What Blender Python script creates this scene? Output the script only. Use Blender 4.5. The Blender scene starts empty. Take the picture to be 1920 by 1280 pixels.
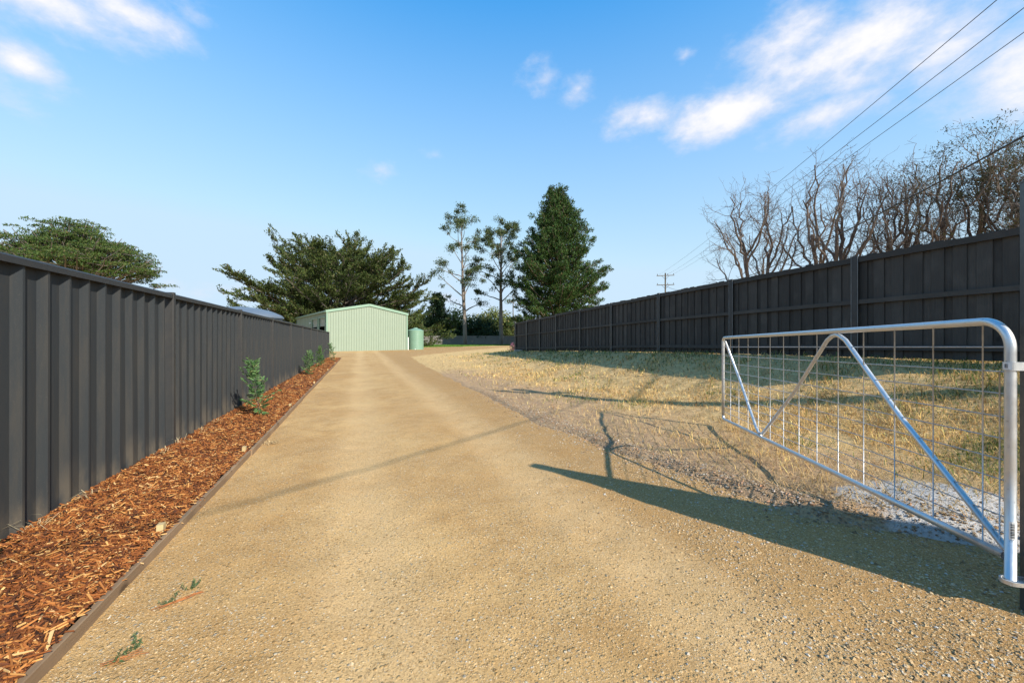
import bpy, math, random
import numpy as np
from mathutils import Vector, Matrix

# ---------------------------------------------------------------- camera, sky, sun, exposure
scene = bpy.context.scene
col = scene.collection
cam_data = bpy.data.cameras.new('camera')
cam_data.lens = 14.0
cam_data.sensor_width = 36.0
cam_data.shift_y = -0.002
cam_data.clip_start = 0.05
cam_data.clip_end = 6000
cam = bpy.data.objects.new('camera', cam_data)
col.objects.link(cam)
cam.location = (0, 0, 1.31)
cam.rotation_euler = (math.radians(90), 0, 0)
scene.camera = cam

SUN_DIR = Vector((2.24, -2.28, 2.07)).normalized()          # towards the sun
SUN_EL = math.asin(SUN_DIR.z)
SUN_AZ = math.atan2(SUN_DIR.x, SUN_DIR.y)
sun_data = bpy.data.lights.new('sun', 'SUN')
sun_data.energy = 5.0
sun_data.angle = math.radians(0.55)
sun_data.color = (1.0, 0.93, 0.82)
sun = bpy.data.objects.new('sun', sun_data)
col.objects.link(sun)
sun.location = (30, -30, 40)
sun.rotation_euler = SUN_DIR.to_track_quat('Z', 'Y').to_euler()

scene.view_settings.view_transform = 'Standard'
scene.view_settings.look = 'None'
scene.view_settings.exposure = 0.62
scene.view_settings.gamma = 1.0
scene.view_settings.use_curve_mapping = False


class NT:
    """small helper to write node trees"""
    def __init__(self, tree):
        self.t = tree; self.n = tree.nodes; self.l = tree.links
    def node(self, typ, **kw):
        nd = self.n.new(typ)
        for k, v in kw.items():
            if k == 'inp':
                for i, val in v.items():
                    if hasattr(val, 'is_output'):
                        self.l.new(val, nd.inputs[i])
                    else:
                        nd.inputs[i].default_value = val
            else:
                setattr(nd, k, v)
        return nd
    def math(self, op, a, b=0.0, c=None, clamp=False):
        nd = self.node('ShaderNodeMath', operation=op, use_clamp=clamp)
        for i, v in enumerate((a, b, c)):
            if v is None: continue
            if hasattr(v, 'is_output'): self.l.new(v, nd.inputs[i])
            else: nd.inputs[i].default_value = v
        return nd.outputs[0]
    def vmath(self, op, a, b=None, out=0):
        nd = self.node('ShaderNodeVectorMath', operation=op)
        for i, v in enumerate((a, b)):
            if v is None: continue
            if hasattr(v, 'is_output'): self.l.new(v, nd.inputs[i])
            else: nd.inputs[i].default_value = v
        return nd.outputs[out]
    def smooth(self, x, lo, hi):
        nd = self.node('ShaderNodeMapRange', interpolation_type='SMOOTHSTEP')
        self.l.new(x, nd.inputs[0]); nd.inputs[1].default_value = lo; nd.inputs[2].default_value = hi
        return nd.outputs[0]
    def lin(self, x, lo, hi, a=0.0, b=1.0):
        nd = self.node('ShaderNodeMapRange')
        self.l.new(x, nd.inputs[0])
        for i, v in ((1, lo), (2, hi), (3, a), (4, b)): nd.inputs[i].default_value = v
        return nd.outputs[0]
    def noise(self, vec, scale, detail=4, rough=0.55, out='Fac', dist=0.0):
        nd = self.node('ShaderNodeTexNoise')
        if vec is not None: self.l.new(vec, nd.inputs['Vector'])
        nd.inputs['Scale'].default_value = scale; nd.inputs['Detail'].default_value = detail
        nd.inputs['Roughness'].default_value = rough; nd.inputs['Distortion'].default_value = dist
        return nd.outputs[out]
    def voro(self, vec, scale, feature='F1', out='Distance', rnd=1.0):
        nd = self.node('ShaderNodeTexVoronoi', feature=feature)
        if vec is not None: self.l.new(vec, nd.inputs['Vector'])
        nd.inputs['Scale'].default_value = scale; nd.inputs['Randomness'].default_value = rnd
        return nd.outputs[out]
    def mix(self, f, a, b, mode='MIX'):
        nd = self.node('ShaderNodeMix', data_type='RGBA', blend_type=mode)
        for i, v in ((0, f), (6, a), (7, b)):
            if hasattr(v, 'is_output'): self.l.new(v, nd.inputs[i])
            elif i == 0: nd.inputs[0].default_value = v
            else: nd.inputs[i].default_value = (v[0], v[1], v[2], 1)
        return nd.outputs[2]
    def ramp(self, x, stops, interp='LINEAR'):
        nd = self.node('ShaderNodeValToRGB')
        self.l.new(x, nd.inputs[0])
        cr = nd.color_ramp; cr.interpolation = interp
        while len(cr.elements) < len(stops): cr.elements.new(0.5)
        for e, (p, c) in zip(cr.elements, stops):
            e.position = p; e.color = (c[0], c[1], c[2], 1)
        return nd.outputs[0]


world = bpy.data.worlds.new('World')
scene.world = world
world.use_nodes = True
W = NT(world.node_tree)
W.n.clear()
sky = W.node('ShaderNodeTexSky', sky_type='NISHITA', sun_disc=False)
sky.sun_elevation = SUN_EL
sky.sun_rotation = SUN_AZ
sky.altitude = 100
sky.air_density = 1.0
sky.dust_density = 0.25
sky.ozone_density = 2.2
geo = W.node('ShaderNodeTexCoord')
dirv = geo.outputs['Generated']
nrm = W.vmath('NORMALIZE', dirv)
# clouds: soft cumulus groups at their places in the sky, edges broken up by noise
def cdir(px, py):
    return Vector(((px - 960) / 747, 1.0, (636 - py) / 747)).normalized()
CLOUDS = [  # direction, half extents (x, y, z), strength
    (cdir(1620, 85), (0.15, 0.15, 0.060), 1.0), (cdir(1480, 75), (0.09, 0.10, 0.05), 1.0),
    (cdir(1775, 60), (0.08, 0.12, 0.06), 0.85), (cdir(1360, 215), (0.14, 0.13, 0.042), 1.0),
    (cdir(1220, 222), (0.09, 0.10, 0.032), 0.85), (cdir(1550, 215), (0.12, 0.12, 0.034), 0.75),
    (cdir(1085, 165), (0.035, 0.06, 0.030), 0.62), (cdir(1287, 102), (0.02, 0.03, 0.015), 0.5),
    (cdir(60, -10), (0.12, 0.12, 0.035), 1.0), (cdir(230, 20), (0.08, 0.09, 0.035), 0.9), (cdir(375, 30), (0.04, 0.05, 0.02), 0.6),
    (cdir(35, 120), (0.035, 0.045, 0.026), 0.95), (cdir(-180, 60), (0.10, 0.12, 0.05), 0.9),
    (cdir(715, 318), (0.05, 0.05, 0.026), 0.46), (cdir(815, 290), (0.05, 0.04, 0.014), 0.42), (cdir(1020, 140), (0.04, 0.05, 0.03), 0.42),
    (cdir(390, 545), (0.12, 0.1, 0.05), 0.42), (cdir(900, 580), (0.2, 0.1, 0.05), 0.35),
    (cdir(2150, 40), (0.16, 0.2, 0.08), 1.0),
    (Vector((0.5, -0.8, 0.35)).normalized(), (0.16, 0.12, 0.05), 0.8), (Vector((-0.8, -0.4, 0.4)).normalized(), (0.14, 0.16, 0.06), 0.8),
    (Vector((-0.9, 0.3, 0.45)).normalized(), (0.12, 0.16, 0.05), 0.8),
]
dens = None
for c, ext, st in CLOUDS:
    d = W.vmath('SUBTRACT', nrm, tuple(c))
    d = W.vmath('DIVIDE', d, ext)
    ln = W.vmath('LENGTH', d, out=1)
    v = W.math('MULTIPLY', W.math('SUBTRACT', 1.0, W.math('MULTIPLY', ln, 0.62)), st)
    dens = v if dens is None else W.math('MAXIMUM', dens, v)
stretch = W.vmath('MULTIPLY', nrm, (1.0, 1.0, 1.7))
n1 = W.noise(stretch, 8.0, 10, 0.60, dist=0.15)
n2 = W.noise(stretch, 22.0, 6, 0.6)
tot = W.math('ADD', dens, W.math('MULTIPLY', W.math('SUBTRACT', n1, 0.5), 1.35))
tot = W.math('ADD', tot, W.math('MULTIPLY', W.math('SUBTRACT', n2, 0.5), 0.55))
cf = W.math('MULTIPLY', W.smooth(tot, 0.16, 0.95), 0.94)
ccol = W.mix(W.smooth(tot, 0.45, 1.1), (5.2, 5.4, 6.2), (6.9, 6.7, 6.8))
# clear-air blue
sc = W.node('ShaderNodeSeparateColor'); W.l.new(sky.outputs[0], sc.inputs[0])
cc = W.node('ShaderNodeCombineColor')
for i, (pw, k, mx) in enumerate(((1.5, 0.70, 3.2), (0.7, 2.02, 5.2), (0.42, 3.9, 6.6))):
    v = W.math('MINIMUM', W.math('MULTIPLY', W.math('POWER', sc.outputs[i], pw), k), mx)
    W.l.new(v, cc.inputs[i])
# pale air towards the horizon, the same all round
sz = W.node('ShaderNodeSeparateXYZ'); W.l.new(nrm, sz.inputs[0])
hz = W.lin(W.math('MAXIMUM', sz.outputs[2], 0.0), 0.0, 0.66, 0.88, 0.0)
air = W.mix(hz, cc.outputs[0], (4.25, 5.25, 6.3))
fin = W.mix(cf, air, ccol)
bg = W.node('ShaderNodeBackground')
bg.inputs['Strength'].default_value = 0.102
W.l.new(fin, bg.inputs['Color'])
wo = W.node('ShaderNodeOutputWorld')
W.l.new(bg.outputs[0], wo.inputs['Surface'])

# ---------------------------------------------------------------- mesh helpers
def tag(o, label=None, cat=None, group=None, kind=None):
    if label: o['label'] = label
    if cat: o['category'] = cat
    if group: o['group'] = group
    if kind: o['kind'] = kind
    return o

def empty(name, loc=(0, 0, 0), rz=0.0):
    o = bpy.data.objects.new(name, None)
    o.empty_display_size = 0.2
    col.objects.link(o)
    o.location = loc; o.rotation_euler = (0, 0, rz)
    return o

def link(name, me, mat, parent=None, loc=None, rot=None):
    o = bpy.data.objects.new(name, me)
    if mat is not None and len(me.materials) == 0: me.materials.append(mat)
    col.objects.link(o)
    if parent is not None: o.parent = parent
    if loc is not None: o.location = loc
    if rot is not None: o.rotation_euler = rot
    return o

class MB:
    def __init__(self):
        self.v = []; self.q = []; self.t = []; self.n = 0
    def add(self, verts, quads=None, tris=None):
        verts = np.asarray(verts, dtype=np.float64).reshape(-1, 3)
        if quads is not None and len(quads): self.q.append(np.asarray(quads, dtype=np.int64).reshape(-1, 4) + self.n)
        if tris is not None and len(tris): self.t.append(np.asarray(tris, dtype=np.int64).reshape(-1, 3) + self.n)
        self.v.append(verts); self.n += len(verts)
        return self
    def box(self, c, s, M=None):
        x, y, z = s[0] / 2, s[1] / 2, s[2] / 2
        p = np.array([[-x, -y, -z], [x, -y, -z], [x, y, -z], [-x, y, -z], [-x, -y, z], [x, -y, z], [x, y, z], [-x, y, z]])
        if M is not None: p = p @ np.array(M).T
        p = p + np.array(c)
        return self.add(p, [[0, 3, 2, 1], [4, 5, 6, 7], [0, 1, 5, 4], [1, 2, 6, 5], [2, 3, 7, 6], [3, 0, 4, 7]])
    def beam(self, a, b, w, h, up=(0, 0, 1)):
        a = np.array(a, float); b = np.array(b, float); d = b - a; L = np.linalg.norm(d); d /= L
        up = np.array(up, float); s = np.cross(d, up); s /= np.linalg.norm(s); u = np.cross(s, d)
        M = np.stack([s, d, u], axis=1)
        return self.box((a + b) / 2, (w, L, h), M)
    def prism(self, prof, a, b, side, up):
        """profile [(s,u)] extruded from a to b"""
        a = np.array(a, float); b = np.array(b, float); side = np.array(side, float); up = np.array(up, float)
        n = len(prof)
        ring = np.array([side * p[0] + up * p[1] for p in prof])
        vs = np.concatenate([ring + a, ring + b])
        q = [[i, (i + 1) % n, n + (i + 1) % n, n + i] for i in range(n)]
        tr = [[0, i + 1, i] for i in range(1, n - 1)] + [[n, n + i, n + i + 1] for i in range(1, n - 1)]
        return self.add(vs, q, tr)
    def tube(self, pts, rad, k=6, cap=True):
        pts = np.asarray(pts, float); n = len(pts)
        if np.isscalar(rad): rad = np.full(n, rad)
        rad = np.asarray(rad, float)
        d = np.empty_like(pts); d[1:-1] = pts[2:] - pts[:-2]; d[0] = pts[1] - pts[0]; d[-1] = pts[-1] - pts[-2]
        d /= np.maximum(np.linalg.norm(d, axis=1, keepdims=True), 1e-9)
        m = d.mean(axis=0)
        ref = np.eye(3)[np.argmin(np.abs(m))]
        s = np.cross(d, ref); s /= np.maximum(np.linalg.norm(s, axis=1, keepdims=True), 1e-9)
        u = np.cross(s, d)
        a = np.arange(k) * 2 * np.pi / k
        ring = pts[:, None, :] + rad[:, None, None] * (np.cos(a)[None, :, None] * s[:, None, :] + np.sin(a)[None, :, None] * u[:, None, :])
        i = np.arange(n - 1)[:, None] * k; j = np.arange(k)[None, :]; j2 = (j + 1) % k
        q = np.stack([i + j, i + j2, i + k + j2, i + k + j], axis=-1).reshape(-1, 4)
        tr = []
        if cap and k > 2:
            tr = [[0, t, t + 1] for t in range(1, k - 1)] + [[(n - 1) * k, (n - 1) * k + t + 1, (n - 1) * k + t] for t in range(1, k - 1)]
        return self.add(ring.reshape(-1, 3), q, tr)
    def lathe(self, prof, c=(0, 0, 0), k=24):
        """prof [(r,z)] bottom to top"""
        a = np.arange(k) * 2 * np.pi / k; n = len(prof)
        vs = np.array([[r * math.cos(t), r * math.sin(t), z] for r, z in prof for t in a]) + np.array(c)
        q = [[i * k + j, i * k + (j + 1) % k, (i + 1) * k + (j + 1) % k, (i + 1) * k + j] for i in range(n - 1) for j in range(k)]
        return self.add(vs, q)
    def mesh(self, name, smooth=False):
        V = np.concatenate(self.v) if self.v else np.zeros((0, 3))
        Q = np.concatenate(self.q) if self.q else np.zeros((0, 4), int)
        T = np.concatenate(self.t) if self.t else np.zeros((0, 3), int)
        return mesh_arrays(name, V, Q, T, smooth)
    def build(self, name, mat, parent=None, smooth=False, loc=None, rot=None):
        return link(name, self.mesh(name, smooth), mat, parent, loc, rot)

def mesh_arrays(name, V, Q, T=None, smooth=False):
    if T is None: T = np.zeros((0, 3), int)
    me = bpy.data.meshes.new(name)
    nq, nt = len(Q), len(T)
    me.vertices.add(len(V)); me.vertices.foreach_set('co', np.ascontiguousarray(V, dtype=np.float32).ravel())
    me.loops.add(nq * 4 + nt * 3)
    me.loops.foreach_set('vertex_index', np.concatenate([np.asarray(Q).ravel(), np.asarray(T).ravel()]).astype(np.int32))
    me.polygons.add(nq + nt)
    me.polygons.foreach_set('loop_start', np.concatenate([np.arange(nq) * 4, nq * 4 + np.arange(nt) * 3]).astype(np.int32))
    me.polygons.foreach_set('use_smooth', np.full(nq + nt, bool(smooth)))
    me.update(calc_edges=True)
    return me

def color_attr(me, name, cols_per_face):
    """one colour for each face (dry or green blade; bank green also has fence shade put into it)"""
    at = me.attributes.new(name, 'FLOAT_COLOR', 'FACE')
    c = np.ones((len(me.polygons), 4), np.float32); c[:, :3] = cols_per_face
    at.data.foreach_set('color', c.ravel())

# ---------------------------------------------------------------- value noise (numpy)
_rt = np.random.RandomState(11).rand(256, 256)
def vnoise(x, y, sc=1.0, seed=0):
    x = np.asarray(x, float) * sc + seed * 17.31; y = np.asarray(y, float) * sc + seed * 9.77
    xi = np.floor(x).astype(int); yi = np.floor(y).astype(int); fx = x - xi; fy = y - yi
    fx = fx * fx * (3 - 2 * fx); fy = fy * fy * (3 - 2 * fy)
    g = lambda a, b: _rt[a % 256, b % 256]
    return (g(xi, yi) * (1 - fx) + g(xi + 1, yi) * fx) * (1 - fy) + (g(xi, yi + 1) * (1 - fx) + g(xi + 1, yi + 1) * fx) * fy
def fbm(x, y, sc=1.0, oct=4, seed=0):
    s = 0; a = 0.5
    for i in range(oct):
        s = s + a * vnoise(x, y, sc * 2 ** i, seed + i); a *= 0.5
    return s / (1 - 0.5 ** oct)
def sstep(lo, hi, x):
    t = np.clip((np.asarray(x, float) - lo) / (hi - lo), 0, 1); return t * t * (3 - 2 * t)

# ---------------------------------------------------------------- the lie of the land
TH = math.atan2(0.3577, 0.9338)                 # the drive runs along local y of a frame turned by TH
AX = np.array([-0.3577, 0.9338]); NX = np.array([0.9338, 0.3577])
def uv2xy(u, v): return np.asarray(u) * NX[0] + np.asarray(v) * AX[0], np.asarray(u) * NX[1] + np.asarray(v) * AX[1]
def xy2uv(x, y): return x * NX[0] + y * NX[1], x * AX[0] + y * AX[1]
RF0 = np.array([6.12, 7.07]); RFD = np.array([-0.3074, 0.9516]); RFN = np.array([-0.9516, -0.3074])
def rf_sd(x, y):
    return (x - RF0[0]) * RFD[0] + (y - RF0[1]) * RFD[1], (x - RF0[0]) * RFN[0] + (y - RF0[1]) * RFN[1]
def rf_base(s): return np.interp(s, [-3, 0, 5.39, 19.26, 24, 34], [0.985, 0.97, 0.92, 0.56, 0.4, 0.25])
def drive_edge(v): return np.interp(v, [-8, -1, 0.5, 2, 4.1, 7.7, 13, 22, 29.5, 32.4, 41.7, 52.7, 60], [9, 6.5, 4.4, 3.15, 2.80, 2.73, 2.88, 3.15, 3.5, 4.9, 11.4, 19.1, 24])
def zground(x, y, detail=True):
    x = np.asarray(x, float); y = np.asarray(y, float)
    s, d = rf_sd(x, y)
    zf = 0.22 * sstep(15, 55, y)
    f = np.exp(-(np.maximum(d, 0) / 1.95) ** 2) * (1 - sstep(20, 30, s)) * (1 - sstep(8, 60, -d))
    z = zf + (rf_base(s) - zf) * f
    u, v = xy2uv(x, y)
    e = drive_edge(v)
    off = sstep(0.0, 0.8, u - e)
    if detail:
        z = z + off * (0.07 * (fbm(x, y, 0.7, 3, 3) - 0.5) + 0.035 * (vnoise(x, y, 3.1, 5) - 0.5)) * (1 - sstep(30, 60, y))
        z = z + 0.13 * np.exp(-(((x - 3.15) / 0.75) ** 2 + ((y - 3.05) / 0.45) ** 2))
        z = z + 0.05 * np.exp(-((u - e - 0.1) / 0.22) ** 2) * (0.3 + vnoise(x, y, 2.5, 8)) * (1 - sstep(7, 14, v))
    return z

# ---------------------------------------------------------------- materials
MATS = {}
def newmat(name):
    m = bpy.data.materials.new(name); m.use_nodes = True
    t = NT(m.node_tree)
    bs = m.node_tree.nodes['Principled BSDF']
    MATS[name] = m
    return m, t, bs

def basic(name, c1, c2=None, scale=8.0, rough=0.6, metal=0.0, bump=0.0, bscale=60.0, stretch=(1, 1, 1), objrand=0.0, spec=0.4, coord='Object'):
    m, t, bs = newmat(name)
    tc = t.node('ShaderNodeTexCoord').outputs[coord]
    vec = t.vmath('MULTIPLY', tc, stretch)
    c2 = c2 or tuple(v * 0.75 for v in c1)
    f = t.ramp(t.noise(vec, scale, 6, 0.6), [(0.3, (0, 0, 0)), (0.7, (1, 1, 1))])
    c = t.mix(f, c1, c2)
    if objrand:
        oi = t.node('ShaderNodeObjectInfo').outputs['Random']
        k = t.lin(oi, 0, 1, 1 - objrand, 1 + objrand)
        hv = t.node('ShaderNodeHueSaturation'); t.l.new(c, hv.inputs['Color']); t.l.new(k, hv.inputs['Value'])
        c = hv.outputs[0]
    t.l.new(c, bs.inputs['Base Color'])
    r = t.lin(t.noise(vec, scale * 2.3, 4), 0.3, 0.7, rough - 0.08, min(1, rough + 0.08)); t.l.new(r, bs.inputs['Roughness'])
    bs.inputs['Metallic'].default_value = metal
    bs.inputs['Specular IOR Level'].default_value = spec
    if bump:
        b = t.node('ShaderNodeBump'); b.inputs['Strength'].default_value = bump; b.inputs['Distance'].default_value = 0.01
        t.l.new(t.noise(vec, bscale, 5), b.inputs['Height']); t.l.new(b.outputs[0], bs.inputs['Normal'])
    return m

def leafmat(name, stops, trans=0.25, rough=0.6):
    m, t, bs = newmat(name)
    g = t.node('ShaderNodeNewGeometry')
    c = t.ramp(g.outputs['Random Per Island'], stops)
    t.l.new(c, bs.inputs['Base Color'])
    bs.inputs['Roughness'].default_value = rough
    bs.inputs['Specular IOR Level'].default_value = 0.25
    tr = t.node('ShaderNodeBsdfTranslucent'); t.l.new(c, tr.inputs['Color'])
    mx = t.node('ShaderNodeMixShader'); mx.inputs[0].default_value = trans
    t.l.new(bs.outputs[0], mx.inputs[1]); t.l.new(tr.outputs[0], mx.inputs[2])
    t.l.new(mx.outputs[0], m.node_tree.nodes['Material Output'].inputs['Surface'])
    return m

def attrmat(name, attr='tint', trans=0.2, jitter=0.25):
    m, t, bs = newmat(name)
    a = t.node('ShaderNodeAttribute', attribute_name=attr)
    g = t.node('ShaderNodeNewGeometry')
    hv = t.node('ShaderNodeHueSaturation'); t.l.new(a.outputs['Color'], hv.inputs['Color'])
    t.l.new(t.lin(g.outputs['Random Per Island'], 0, 1, 1 - jitter, 1 + jitter), hv.inputs['Value'])
    t.l.new(hv.outputs[0], bs.inputs['Base Color'])
    bs.inputs['Roughness'].default_value = 0.75; bs.inputs['Specular IOR Level'].default_value = 0.2
    if trans:
        tr = t.node('ShaderNodeBsdfTranslucent'); t.l.new(hv.outputs[0], tr.inputs['Color'])
        mx = t.node('ShaderNodeMixShader'); mx.inputs[0].default_value = trans
        t.l.new(bs.outputs[0], mx.inputs[1]); t.l.new(tr.outputs[0], mx.inputs[2])
        t.l.new(mx.outputs[0], m.node_tree.nodes['Material Output'].inputs['Surface'])
    return m

def gravelmat():
    m, t, bs = newmat('gravel')
    P = t.node('ShaderNodeTexCoord').outputs['Object']
    sep = t.node('ShaderNodeSeparateXYZ'); t.l.new(P, sep.inputs[0])
    u, v = sep.outputs[0], sep.outputs[1]
    big = t.noise(P, 0.55, 4, 0.6)
    mid = t.noise(P, 3.0, 5, 0.65)
    fine = t.noise(P, 90, 4, 0.7)
    base = t.mix(t.smooth(big, 0.35, 0.68), (0.36, 0.225, 0.105), (0.45, 0.305, 0.155))
    base = t.mix(t.math('MULTIPLY', t.smooth(mid, 0.42, 0.72), 0.65), base, (0.29, 0.17, 0.072))
    base = t.mix(t.math('MULTIPLY', t.smooth(t.math('ADD', u, t.math('MULTIPLY', big, 1.5)), 1.3, 3.2), 0.72), base, (0.255, 0.15, 0.064))
    # packed, paler wheel tracks
    wob = t.math('MULTIPLY', t.math('SUBTRACT', t.noise(P, 0.35, 2), 0.5), 0.7)
    uu = t.math('ADD', u, wob)
    tr = None
    for cc in (0.05, 1.55):
        k = t.math('SUBTRACT', 1.0, t.smooth(t.math('ABSOLUTE', t.math('SUBTRACT', uu, cc)), 0.1, 0.5))
        tr = k if tr is None else t.math('MAXIMUM', tr, k)
    trk = t.math('MULTIPLY', tr, t.lin(mid, 0.3, 0.7, 0.15, 0.85))
    base = t.mix(t.math('MULTIPLY', trk, 0.65), base, (0.54, 0.40, 0.245))
    # grit: three sizes of stones, sparse in the wheel tracks
    loose = t.math('MULTIPLY', t.math('SUBTRACT', 1.0, t.math('MULTIPLY', trk, 0.75)), t.lin(t.noise(P, 1.3, 4), 0.3, 0.68, 0.25, 1.0))
    stone = [(0.0, (0.19, 0.115, 0.05)), (0.3, (0.43, 0.28, 0.13)), (0.55, (0.34, 0.24, 0.135)), (0.75, (0.55, 0.42, 0.27)), (0.9, (0.27, 0.27, 0.265)), (1.0, (0.62, 0.56, 0.46))]
    hgt = None; cc = base
    for sc, thr, amt in ((170, 0.65, 0.75), (95, 0.55, 0.8), (52, 0.26, 0.75)):
        nd = t.node('ShaderNodeTexVoronoi'); t.l.new(P, nd.inputs['Vector']); nd.inputs['Scale'].default_value = sc
        sp = t.node('ShaderNodeSeparateColor'); t.l.new(nd.outputs['Color'], sp.inputs[0])
        pick = t.math('LESS_THAN', sp.outputs[1], t.math('MULTIPLY', loose, thr * 1.3))
        body = t.math('SUBTRACT', 1.0, t.smooth(nd.outputs['Distance'], 0.28, 0.5))
        k = t.math('MULTIPLY', pick, body)
        cc = t.mix(t.math('MULTIPLY', k, amt), cc, t.ramp(sp.outputs[0], stone))
        h = t.math('MULTIPLY', k, 6.0 / sc)
        hgt = h if hgt is None else t.math('ADD', hgt, h)
    cc = t.mix(0.7, cc, t.ramp(fine, [(0.30, (0.26, 0.23, 0.19)), (0.52, (1.0, 1.0, 1.0)), (0.75, (1.2, 1.19, 1.16))]), 'MULTIPLY')
    cc = t.mix(1.0, cc, (1.34, 1.26, 1.06), 'MULTIPLY')
    t.l.new(cc, bs.inputs['Base Color'])
    bs.inputs['Roughness'].default_value = 0.92; bs.inputs['Specular IOR Level'].default_value = 0.15
    hgt = t.math('ADD', hgt, t.math('MULTIPLY', t.noise(P, 34, 6, 0.8), 0.16))
    hgt = t.math('ADD', hgt, t.math('MULTIPLY', mid, 0.08))
    b = t.node('ShaderNodeBump'); b.inputs['Strength'].default_value = 0.8; b.inputs['Distance'].default_value = 0.06
    t.l.new(hgt, b.inputs['Height']); t.l.new(b.outputs[0], bs.inputs['Normal'])
    return m

def groundmat():
    m, t, bs = newmat('paddock_soil')
    P = t.node('ShaderNodeTexCoord').outputs['Object']
    sep = t.node('ShaderNodeSeparateXYZ'); t.l.new(P, sep.inputs[0])
    u, v = sep.outputs[0], sep.outputs[1]
    n1 = t.noise(P, 0.9, 5, 0.6); n2 = t.noise(P, 6, 6, 0.7); n3 = t.noise(P, 60, 5, 0.7)
    soil = t.mix(n2, (0.27, 0.17, 0.105), (0.46, 0.305, 0.185))
    straw = t.mix(t.smooth(n2, 0.3, 0.7), (0.42, 0.27, 0.115), (0.64, 0.44, 0.205))
    # bare soil beside the drive, straw towards the bank
    bare = t.math('SUBTRACT', 1.0, t.smooth(t.math('ADD', u, t.math('MULTIPLY', t.math('SUBTRACT', n1, 0.5), 3.6)), 3.9, 5.5))
    bare = t.math('MULTIPLY', bare, t.math('SUBTRACT', 1.0, t.smooth(t.math('ADD', v, t.math('MULTIPLY', n1, 6.0)), 17, 21)))
    c = t.mix(t.math('MULTIPLY', bare, t.lin(n2, 0.3, 0.7, 1.0, 0.55)), straw, soil)
    # grey stones spilled along the edge of the drive
    nd = t.node('ShaderNodeTexVoronoi'); t.l.new(P, nd.inputs['Vector']); nd.inputs['Scale'].default_value = 48
    sp = t.node('ShaderNodeSeparateColor'); t.l.new(nd.outputs['Color'], sp.inputs[0])
    spill = t.math('MULTIPLY', t.math('SUBTRACT', 1.0, t.smooth(t.math('ADD', u, t.math('MULTIPLY', t.math('SUBTRACT', n1, 0.5), 1.5)), 3.0, 3.9)), t.math('SUBTRACT', 1.0, t.smooth(v, 8, 11)))
    k = t.math('MULTIPLY', t.math('LESS_THAN', sp.outputs[1], t.math('MULTIPLY', spill, 0.5)), t.math('SUBTRACT', 1.0, t.smooth(nd.outputs['Distance'], 0.35, 0.55)))
    c = t.mix(t.math('MULTIPLY', k, 0.85), c, t.ramp(sp.outputs[0], [(0, (0.15, 0.11, 0.08)), (0.5, (0.32, 0.24, 0.16)), (0.8, (0.36, 0.24, 0.13)), (1, (0.42, 0.38, 0.32))]))
    # old bonfire ash by the gate
    gx, gy = xy2uv(3.15, 2.95)
    du = t.math('DIVIDE', t.math('SUBTRACT', u, float(gx)), 0.62); dv = t.math('DIVIDE', t.math('SUBTRACT', v, float(gy)), 0.58)
    rr = t.math('SQRT', t.math('ADD', t.math('POWER', du, 2.0), t.math('POWER', dv, 2.0)))
    rr = t.math('ADD', rr, t.math('MULTIPLY', t.math('SUBTRACT', t.noise(P, 3.5, 5, 0.65), 0.5), 1.6))
    ash = t.math('SUBTRACT', 1.0, t.smooth(rr, 0.75, 1.05))
    ashc = t.mix(t.smooth(t.noise(P, 17, 5, 0.7), 0.63, 0.70), (0.50, 0.48, 0.455), (0.13, 0.095, 0.07))
    c = t.mix(ash, c, ashc)
    c = t.mix(0.55, c, t.ramp(n3, [(0.25, (0.4, 0.4, 0.4)), (0.75, (1, 1, 1))]), 'MULTIPLY')
    c = t.mix(1.0, c, (1.18, 1.18, 1.18), 'MULTIPLY')
    t.l.new(c, bs.inputs['Base Color'])
    bs.inputs['Roughness'].default_value = 0.95; bs.inputs['Specular IOR Level'].default_value = 0.1
    b = t.node('ShaderNodeBump'); b.inputs['Strength'].default_value = 0.9; b.inputs['Distance'].default_value = 0.06
    h = t.math('ADD', t.math('MULTIPLY', n3, 0.35), t.math('ADD', t.math('MULTIPLY', n2, 0.6), t.math('MULTIPLY', k, 0.2)))
    t.l.new(h, b.inputs['Height']); t.l.new(b.outputs[0], bs.inputs['Normal'])
    return m

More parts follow.
